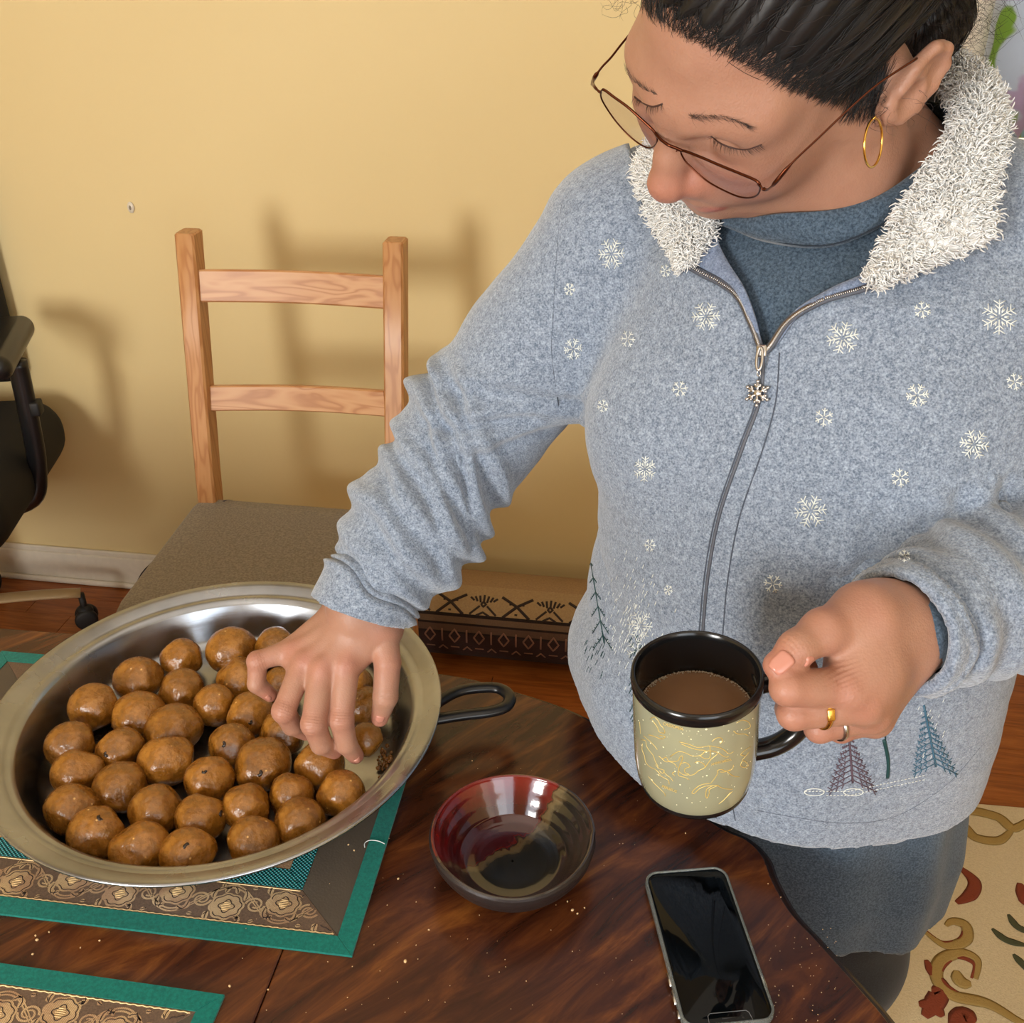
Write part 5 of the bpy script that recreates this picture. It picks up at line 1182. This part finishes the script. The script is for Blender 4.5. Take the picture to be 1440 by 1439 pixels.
mb.build('embroidered_snow', 'thread_w', jacket, kind='stuff')
# hem, cuff and shoulder seams
mb = MB()
stroke(mb, bJ, on(0, [(800,240),(788,300),(782,370),(778,440),(776,500),(787,580)], 6), .0006, -.0002, 4, .6, 1)
mb.build('shoulder_seam', 'seamd', jacket)
mb = MB(); stroke(mb, bJ, on(0, [(1065,1140),(1120,1150),(1190,1158),(1260,1148),(1330,1105),(1378,1052)], 8), .0005, -.0001, 4, .6, 1); mb.build('hem_stitching', 'seamd', jacket)

# dark lining showing at the left cuff
mb = MB(); Rc = frame_z(dL); mb.lathe([(.0325, -.03), (.0335, .0), (.0320, .004), (.030, .004)], WRL+dL*.002, 40, Rc); mb.build('shirt_cuff', 'shirt', shirt)

# ---- neckband of the shirt
def band(top, bot, thick, name, mat, parent, n=6):
    T_ = catmull(top, n); B_ = catmull(bot, n); mb = MB(); rings = []
    for a, b in zip(T_, B_):
        m_ = (a+b)/2; out = unit(np.array(CAMP)-m_)*thick
        rings.append([a-out*.4, a+out*.4, (a+b)/2+out*.8, b+out*.4, b-out*.4])
    mb.loft(rings, True, True); return mb.build(name, mat, parent)
def sheet(inner, outer, name, mat, parent, thick=.004, n=6, m_=7, bulge=.0):
    """a strip of cloth between two edges, with real thickness"""
    I_ = np.array(catmull(inner, n)); O_ = np.array(catmull(outer, n)); k = len(I_)
    W_ = np.linspace(0, 1, m_); S_ = I_[:, None]*(1-W_)[None, :, None] + O_[:, None]*W_[None, :, None]
    tu = np.gradient(S_, axis=0); tv = np.gradient(S_, axis=1); N_ = np.cross(tu, tv); N_ /= np.linalg.norm(N_, axis=2)[:, :, None]+1e-9
    view = np.array(CAMP)-S_; flip = (N_*view).sum(2).mean() < 0
    if flip: N_ = -N_
    S_ = S_ + N_*(bulge*np.sin(np.pi*W_)[None, :, None])
    rings = []
    for i in range(k):
        edge = min(1, .35+min(i, k-1-i)*.5); th = thick*edge*np.sqrt(np.maximum(.08, 1-(2*W_-1)**2*.9))[:, None]
        rings.append(list(S_[i]+N_[i]*th*.5) + list((S_[i]-N_[i]*th*.5)[::-1]))
    mb = MB(); mb.loft(rings, True, True); o = mb.build(name, mat, parent); return o, S_, N_
T = [(1016,304,.790),(1050,306,.768),(1095,301,.7445),(1164,296,.7335),(1207,286,.730),(1250,267,.7300),(1306,224,.742),(1340,182,.772),(1345,160,.79)]
B_ = [(1020,314,.799),(1044,328,.783),(1078,340,.772),(1138,349,.752),(1186,343,.742),(1242,317,.733),(1302,272,.733),(1347,230,.748),(1370,190,.766)]
sheet([U(*p) for p in T], [U(*p) for p in B_], 'ribbed_neckband', 'shirt', shirt, .005, 6, 6, .003)
MT['seamk'] = plain('dark_neck_seam', (36, 46, 58), .9)
mb = MB(); mb.tube(catmull([U(p[0], p[1]-3, p[2]-.0042) for p in B_[:7]], 8), .0005, 6); mb.build('neckband_seam', 'seamk', shirt)

# inner facing of the open jacket front
def near2(px, py, off):
    ds = [float(proj(*q)[2]) for q in (shoot(bJ0, px, py)[0], shoot(bS, px, py)[0]) if q is not None]; return U(px, py, min(ds)-off)
for rows in ([((973,374),(1006,322)),((990,384),(1012,345)),((1012,396),(1026,372)),((1038,414),(1046,404)),((1060,456),(1062,446)),((1073,492),(1071,486))],
             [((1084,486),(1086,480)),((1110,451),(1118,437)),((1150,427),(1166,406)),((1218,406),(1222,380)),((1240,400),(1250,350))]):
    sheet([near2(*r[0], .000) for r in rows], [near2(*r[1], .004) for r in rows], 'front_facing', 'fleece_in', jacket, .003, 6, 6, .003)

# sherpa collar: one ring-like strip with pile tufts
inn = [U(975,374,.802), U(994,345,.792), U(1004,318,.788), U(1000,285,.792), U(985,255,.80), U(970,225,.82), U(985,190,.85), np.array([.20,.87,1.378]), np.array([.235,.905,1.39]), np.array([.29,.925,1.398]),
       U(1285,96,.825), U(1308,112,.795), U(1328,134,.770), U(1338,158,.750), U(1334,190,.733), U(1315,222,.722), U(1292,252,.718), U(1264,295,.718), U(1240,345,.716), U(1221,396,.716)]
out = [U(970,372,.806), U(948,350,.812), U(926,322,.822), U(908,285,.832), U(896,248,.842), U(904,220,.86), U(930,192,.89), np.array([.15,.93,1.362]), np.array([.21,.975,1.37]), np.array([.29,.99,1.385]),
       U(1300,72,.86), U(1335,80,.825), U(1370,94,.795), U(1398,118,.768), U(1411,152,.748), U(1413,195,.728), U(1404,240,.716), U(1395,290,.706), U(1386,338,.702), U(1228,407,.714)]
col, SG, NG = sheet(inn, out, 'sherpa_collar', 'sherpa', jacket, .011, 8, 12, .006)
U_top = [o_ for o_ in out[5:18]]; U_bot = []
for o_ in U_top:
    q_ = bJ.find_nearest(Vector(o_ - np.array([0, 0, .02]))); U_bot.append(np.array(q_[0]) - np.array(q_[1])*.004)
U_in = [a_*.35+b_*.65-np.array([0, 0, .004]) for a_, b_ in zip(inn[5:18], out[5:18])]
sheet(U_in, U_bot, 'collar_stand', 'fleece', jacket, .006, 6, 8, .0)
def fibres(P, r, name, mat, parent, **k):
    """P: strands x points x 3, r: radius per point"""
    P = np.asarray(P); n, m_ = P.shape[:2]; t_ = np.gradient(P, axis=1); t_ /= np.linalg.norm(t_, axis=2)[:, :, None]+1e-12
    ref = np.array([.31, .57, .76]); u = np.cross(t_, ref); u /= np.linalg.norm(u, axis=2)[:, :, None]+1e-12; w_ = np.cross(t_, u)
    r = np.broadcast_to(np.asarray(r), (n, m_))[:, :, None]
    V = np.stack([P + r*(math.cos(a)*u + math.sin(a)*w_) for a in (0, 2.094, 4.189)], 2).reshape(-1, 3)
    b = (np.arange(n)[:, None]*m_ + np.arange(m_-1)[None])[:, :, None]*3; j = np.arange(3)[None, None]; j2 = (j+1) % 3
    F = np.stack([b+j, b+j2, b+3+j2, b+3+j], 3).reshape(-1, 4)
    return link(name, npmesh(name, V, F), mat, parent, **k)
rs = np.random.RandomState(21); n = 14000
k, m_ = SG.shape[:2]; fi = rs.uniform(0, k-1.001, n); fj = rs.uniform(0, m_-1.001, n); i0, j0 = fi.astype(int), fj.astype(int); a, b = (fi-i0)[:, None], (fj-j0)[:, None]
bil = lambda A: A[i0, j0]*(1-a)*(1-b)+A[i0+1, j0]*a*(1-b)+A[i0, j0+1]*(1-a)*b+A[i0+1, j0+1]*a*b
P0 = bil(SG); N0 = bil(NG); th = .0055*np.sqrt(np.maximum(.08, 1-(2*fj/(m_-1)-1)**2*.9)); sgn = np.where(rs.rand(n) < .8, 1, -1)
P0 = P0 + N0*(th*sgn)[:, None]; across = SG[i0, -1]-SG[i0, 0]; across /= np.linalg.norm(across, axis=1)[:, None]
e_ = (fj/(m_-1)-.5)*2; dirn = N0*sgn[:, None]*rs.uniform(.25, .9, (n, 1)) + across*(e_*1.1)[:, None] + rs.normal(size=(n, 3))*.45 + np.array([0, 0, -.35]); dirn /= np.linalg.norm(dirn, axis=1)[:, None]
curl = rs.normal(size=(n, 3)); curl -= dirn*(curl*dirn).sum(1)[:, None]; curl /= np.linalg.norm(curl, axis=1)[:, None]; ln = rs.uniform(.0045, .0095, n)[:, None]
T_ = np.stack([P0 + dirn*ln*q + curl*ln*.30*math.sin(q*3.0) for q in (0, .3, .6, .85, 1)], 1)
fibres(T_, np.array([.0008, .0010, .0008, .00055, .0002])[None]*rs.uniform(.7, 1.1, (n, 1)), 'sherpa_pile', 'sherpa', jacket, kind='stuff')

# ---- hair
HLp = [(905,8),(940,34),(985,58),(1035,80),(1080,104),(1121,126),(1152,136),(1180,146)]
HLq = []
for p in HLp:
    a, n_ = shoot(bH, *p)
    if a is not None: q = (a-HC)@HR; HLq.append((q[2], q[1], -q[0]))
print('hairline', np.round(HLq, 3).tolist())
HLq.sort(); HZs = np.array([-.14, -.062, -.060, -.024, -.022] + [q[0] for q in HLq if q[0] > -.015] + [.16]); HYs = np.array([-.075, -.075, -.045, -.030, .010] + [q[1] for q in HLq if q[0] > -.015] + [.07])
G = Field((-.02, .52, 1.30), (.52, 1.0, 1.66), .0030)
G.ell(h(0, -.025, .043), (.0845, .1045, .0975), HR, .01)
G.ell(h(0, -.070, .040), (.082, .070, .082), HR, .02); G.ell(h(0, -.125, .060), (.045, .035, .040), HR, .02)
sl, X, Y, Zc = G.reg(G.lo, G.lo+G.h*G.n)
BUN = [(U(1262, 12, .765), (.046, .046, .044)), (U(1288, 22, .775), (.036, .036, .036))]
qx, qy, qz = X-HC[0], Y-HC[1], Zc-HC[2]
lx = qx*HX[0]+qy*HX[1]+qz*HX[2]; ly = qx*HY[0]+qy*HY[1]+qz*HY[2]; lz = qx*HZ[0]+qy*HZ[1]+qz*HZ[2]
gy = np.interp(lz.ravel(), HZs, HYs).reshape(lz.shape) + .004*np.sin(lz*150) + .003*np.sin(lx*190)
G.A = np.maximum(G.A, (ly-gy)*.75).astype(np.float32)
for c_, r_ in BUN: G.ell(c_, r_, None, .03)
# leave room for the ears
for e_c, R_ in ((ec-en*.004+ea*-.004, ER), (fe, HR)): G.ell(e_c, (.0175, .012, .027), R_, .005, 's')
AV, AF = G.nets(); AV = relax(AV, AF, 3); AN = vnormals(AV, AF)
hl = (AV-HC)@HR; AV = AV + AN*(.0011*np.sin(hl[:, 0]*420+hl[:, 2]*260+8*wob(AV, 30, 2)))[:, None]
hair = link('hair', npmesh('hair', AV, AF), 'hair', person); bA = bvh_of(AV, AF)
def grow(starts, steps, step, lift0, flow, jit, rsd, bvhs):
    P = []
    for s0 in starts:
        p = Vector(s0); pts = []; ph_ = rsd.uniform(0, 6.28); jd = Vector(rsd.normal(size=3)*jit); lf = lift0*rsd.uniform(.3, 1.6)
        for i in range(steps):
            best = None
            for bv_ in bvhs:
                q = bv_.find_nearest(p)
                if q[0] is not None and (best is None or q[3] < best[3]): best = q
            if best[0] is None: break
            n_ = best[1]; pts.append(best[0] + n_*(lf + .0006*math.sin(i*.8+ph_)))
            d = Vector(flow(np.array(best[0]))) + jd; d -= n_*d.dot(n_); d.normalize(); p = best[0] + d*step
        if len(pts) == steps: P.append([tuple(q) for q in pts])
    P = [q for q in P if np.linalg.norm(np.array(q[-1])-bun) < np.linalg.norm(np.array(q[0])-bun)-.004]
    return np.array(P)
bun = h(0, -.125, .062)
def flow(p):
    return unit(bun-p)*1.
rs = np.random.RandomState(31)
idx = rs.choice(len(AV), 2300, replace=False)
P = grow(AV[idx], 12, .0062, .0010, flow, .12, rs, [bA]); fibres(P, np.array([.00015]+[.00028]*10+[.00008])[None], 'hair_strands', 'hair', hair, kind='stuff')
P = grow(AV[rs.choice(len(AV), 220, replace=False)], 12, .0065, .0016, flow, .2, rs, [bA]); fibres(P, np.array([.0001]+[.00018]*10+[.00006])[None], 'lighter_strands', 'hairl', hair, kind='stuff')
# soft hairline: fine strands that start on the skin
cand = []
for i in range(900):
    t_ = rs.uniform(0, len(HLp)-1.001); k_ = int(t_); f_ = t_-k_; x = HLp[k_][0]*(1-f_)+HLp[k_+1][0]*f_ - abs(rs.normal())*4; y = HLp[k_][1]*(1-f_)+HLp[k_+1][1]*f_ + abs(rs.normal())*6-1
    a, n_ = shoot(bH, x, y)
    if a is not None: cand.append(a)
for i in range(260):
    a, n_ = shoot(bH, rs.uniform(1178, 1232), rs.uniform(140, 178))
    if a is not None: cand.append(a)
P = grow(cand, 9, .0042, .0007, flow, .22, rs, [bH, bA]); fibres(P, np.array([.00006]+[.00016]*7+[.00006])[None], 'hairline_strands', 'hair', hair, kind='stuff')
# loose frizz behind the ear and at the crown
FR = []
for i in range(235):
    if i < 170:
        q_ = bA.find_nearest(Vector(U(rs.uniform(1300, 1350), rs.uniform(-15, 75), rs.uniform(.70, .80)))); p0 = np.array(q_[0]) - np.array(q_[1])*.001; dr = unit(np.array(q_[1])*1.1+np.array([.4, 0, .1])+rs.normal(size=3)*.6); L_n = rs.uniform(.015, .045)
    elif i < 185: p0 = U(rs.uniform(1250, 1300), rs.uniform(120, 165), rs.uniform(.665, .69)); dr = unit(np.array([.3, -.1, -.7])+rs.normal(size=3)*.4); L_n = rs.uniform(.01, .03)
    elif i < 215: p0 = U(rs.uniform(870, 900), rs.uniform(-15, 10), .74); dr = unit(np.array([-.8, 0, -.1])+rs.normal(size=3)*.5); L_n = rs.uniform(.006, .02)
    else: p0 = U(rs.uniform(1215, 1250), rs.uniform(130, 165), .672); dr = unit(np.array([.1, -.1, -.6])+rs.normal(size=3)*.6); L_n = rs.uniform(.006, .016)
    c1 = rs.normal(size=3); c1 -= dr*(c1@dr); c1 = unit(c1); c2 = np.cross(dr, c1); w_ = rs.uniform(.15, .5)
    FR.append([p0 + dr*L_n*q + c1*L_n*w_*math.sin(q*3.2) + c2*L_n*.25*math.sin(q*6) for q in np.linspace(0, 1, 9)])
fibres(np.array(FR), np.array([.00012]*7+[.00008, .00004])[None], 'loose_frizz', 'hairl', hair, kind='stuff')
# eyebrows and lashes
def short(pts, n_, wpx, ln_, dirpx, r, nm, spread=.4, mat='hair', lift=.35):
    P = []; pts = catmull([np.array(p, float) for p in pts], 8)
    for i in range(n_):
        t_ = rs.uniform(0, len(pts)-1.001); k_ = int(t_); p = pts[k_]*(1-t_+k_)+pts[k_+1]*(t_-k_); u_ = t_/len(pts)
        q = p + rs.normal(size=2)*wpx*(1-.5*u_); a, n1 = shoot(bH, *q)
        if a is None: continue
        dd = np.array(dirpx(u_)) + rs.normal(size=2)*spread; b = U(q[0]+dd[0], q[1]+dd[1], proj(*a)[2])-a; b = unit(b - n1*(b@n1)) + n1*lift; L_n = ln_*rs.uniform(.6, 1.2)
        P.append([a+n1*.0001 + b*L_n*s_ + n1*L_n*.25*math.sin(s_*3)*.5 for s_ in (0, .33, .66, 1)])
    if P: fibres(np.array(P), np.array([1, .9, .6, .2])[None]*r, nm, mat, body, kind='stuff')
short([(970,161),(985,163),(1005,163),(1030,168),(1052,177)], 130, 2.1, .0065, lambda u: (1.0, .1+.35*u), .00009, 'eyebrow', .35, 'hairl', .10)
short([(880,98),(890,112),(905,124),(925,134)], 80, 1.6, .0055, lambda u: (-1.0, -.7), .00009, 'eyebrow', .35, 'hairl', .10)
eyN = [(1000,191),(1012,201),(1030,208),(1050,210),(1071,203)]; eyF = [(892,136),(904,145),(918,150),(932,146)]
short(eyN, 70, .3, .0048, lambda u: (-.5+1.2*u, 1.), .0001, 'eyelashes', .15, 'hair', .5); short(eyF, 40, .3, .005, lambda u: (-.6+.6*u, 1.), .0001, 'eyelashes', .15, 'hair', .5)
MT['lid'] = plain('lash_line', (70, 44, 38), .5)
for pts in (eyN, eyF):
    mb = MB(); stroke(mb, bH, on(0, pts, 6), .0006, .0001, 6, .6, 1)
    if mb.V: mb.build('lash_line', 'lid', body)
MT['skfold'] = plain('skin_fold', (150, 100, 82), .5)
mb = MB(); stroke(mb, bH, on(0, [(955,284),(970,283),(985,288),(1003,288)], 6), .0005, -.0001, 6, .5, 1)
if mb.V: mb.build('lip_line', 'lid', body)

# ---- glasses
gp = h(0, .1035, -.016)
def onlens(px, py, d=0.):
    r_ = unit(U(px, py, 1)-np.array(CAMP)); t_ = ((gp+HY*d-np.array(CAMP))@HY)/(r_@HY); return np.array(CAMP)+r_*t_
gl = empty('glasses', onlens(945, 205), label='bronze wire half-round glasses low on the woman\'s nose', cat='glasses')
nearL = [(959,212),(985,221),(1013,233),(1040,244),(1063,254),(1069,262),(1066,273),(1056,278),(1040,277),(1018,268),(995,255),(975,238),(962,224)]
farL = [(848,126),(864,137),(882,150),(900,166),(919,184),(924,195),(922,203),(914,208),(902,204),(886,192),(868,173),(853,152),(845,136)]
t = NT('thin_lens_glass'); tr = t.N.new('ShaderNodeBsdfTransparent'); tr.inputs[0].default_value = (.93, .92, .94, 1); gs = t.N.new('ShaderNodeBsdfGlossy'); gs.inputs['Roughness'].default_value = .03
mx = t.N.new('ShaderNodeMixShader'); mx.inputs[0].default_value = .045; t.L.new(tr.outputs[0], mx.inputs[1]); t.L.new(gs.outputs[0], mx.inputs[2]); t.L.new(mx.outputs[0], t.out.inputs[0]); MT['lens'] = t.m
fr_ = MB()
for L0 in (nearL, farL):
    Q = [onlens(*p) for p in catmull([np.array(p, float) for p in L0], 6, True)]
    k_ = len(Q); rad = [.00095 if i < k_*.36 else .0006 for i in range(k_)]; fr_.tube(Q, rad, 8, closed=True)
    c0 = sum(Q)/k_; mb = MB(); mb.loft([[c0+(q-c0)*.02+HY*.0026 for q in Q], [c0+(q-c0)*.6+HY*.0018 for q in Q], [c0+(q-c0)*.985+HY*.0004 for q in Q], [c0+(q-c0)*.985-HY*.0006 for q in Q], [c0+(q-c0)*.6+HY*.0002 for q in Q], [c0+(q-c0)*.02+HY*.0008 for q in Q]], True, True)
    mb.build('lens', 'lens', gl)
fr_.tube(catmull([onlens(921,187), onlens(929,196,.003), onlens(940,204,.004), onlens(950,208,.002), onlens(959,212)], 5), .0011, 8)
fr_.build('wire_frame', 'bronze', gl)
tE = h(-.082, .022, .006); tN = [onlens(1066,259), onlens(1077,267,-.001), U(1088,259,hdep(-.072,.090,-.018)), U(1115,228,hdep(-.076,.070,-.012)), U(1150,195,hdep(-.080,.045,-.004)), U(1190,157,hdep(-.083,.022,.004)), U(1235,118,hdep(-.086,.0,.010)), U(1290,82,hdep(-.086,-.03,.014))]
mb = MB(); P_ = catmull(tN, 6); mb.tube(P_, [.0012]*6+[.0010]*6+[.0022]*5+[.0016]+[.0010]*(len(P_)-18), 8, True, (HX, .6)); mb.build('temple_arm', 'bronze', gl)
tF = [onlens(845,131), onlens(836,122,-.002), U(834,113,hdep(.068,.085,-.012)), U(846,95,hdep(.071,.07,-.008)), U(860,80,hdep(.074,.055,-.004)), U(884,50,hdep(.078,.03,.0)), h(.083, .0, .008), h(.084, -.02, .010)]
mb = MB(); P_ = catmull(tF, 6); mb.tube(P_, [.0012]*10+[.0021]*6+[.0010]*(len(P_)-16), 8, True, (HX, .6)); mb.build('temple_arm', 'bronze', gl)
for p, q in ((onlens(951,213,-.001), hp(957, 205, -.009, .095, -.012, .002)), (onlens(927,199,-.001), hp(932, 192, .009, .095, -.012, .002))):
    mb = MB(); mb.tube([p, (p+q)/2+HY*-.002, q], .0005, 6); mb.build('pad_arm', 'bronze', gl)
    mb = MB(); mb.ell(q, (.0013, .003, .0045), HR, 10, 8); mb.build('nose_pad', 'clear', gl)

# ---- earring and finger rings
c_ = U(1228, 201, .676); vd = unit(c_-np.array(CAMP)); rt = np.array([1., 0, 0]); a_ = unit(np.array([-.20, 0, 1.]) - vd*0); b_ = unit(.42*rt + .9*vd - .1*a_); b_ = unit(b_-a_*(b_@a_))
er = empty('hoop_earring', c_, label='thin gold hoop earring hanging from the woman\'s near ear', cat='earring')
mb = MB(); Q = [c_ + .0152*(math.cos(q)*a_ + math.sin(q)*b_) for q in np.linspace(0, 2*math.pi, 48, endpoint=False)]; mb.tube(Q, .00085, 10, closed=True); mb.build('hoop', 'gold', er)
mb = MB(); mb.tube([c_+a_*.0150, c_+a_*.0170+rt*.002], .0006, 6); mb.build('ear_wire', 'gold', er)
def fring(P, t0, r, wd, mat, name, lab, signet):
    c_ = P[0]*(1-t0)+P[1]*t0; ax = unit(P[1]-P[0]); Rf = frame_z(ax, vl); e = empty(name, c_, label=lab, cat='ring')
    mb = MB(); rr = r; mb.lathe([(rr, -wd/2), (rr+.0012, -wd/2*.8), (rr+.0014, 0), (rr+.0012, wd/2*.8), (rr, wd/2), (rr-.0005, 0), (rr, -wd/2)], c_, 48, Rf); mb.build('band', mat, e)
    if signet:
        mb = MB(); mb.box(c_+Rf@np.array([rr*math.cos(-.3)+.0008, rr*math.sin(-.3), 0]), (.002, .008, .0052), Rf@rotz(-.3), .0009); mb.build('flat_face', mat, e)
        mb = MB()
        for q in range(14): a_ = .35+q*.05; mb.ell(c_+Rf@np.array([(rr+.0012)*math.cos(a_), (rr+.0012)*math.sin(a_), .0014*(1 if q % 2 else -1)]), .0010, None, 6, 5)
        mb.build('beaded_edge', mat, e)
fring(L_D, .60, .0115, .0034, 'gold', 'gold_ring', 'gold ring with a flat face on the finger holding the mug', True)
fring(L_G, .66, .0106, .0032, 'silver', 'silver_ring', 'plain silver ring on the lower finger of the mug hand', False)
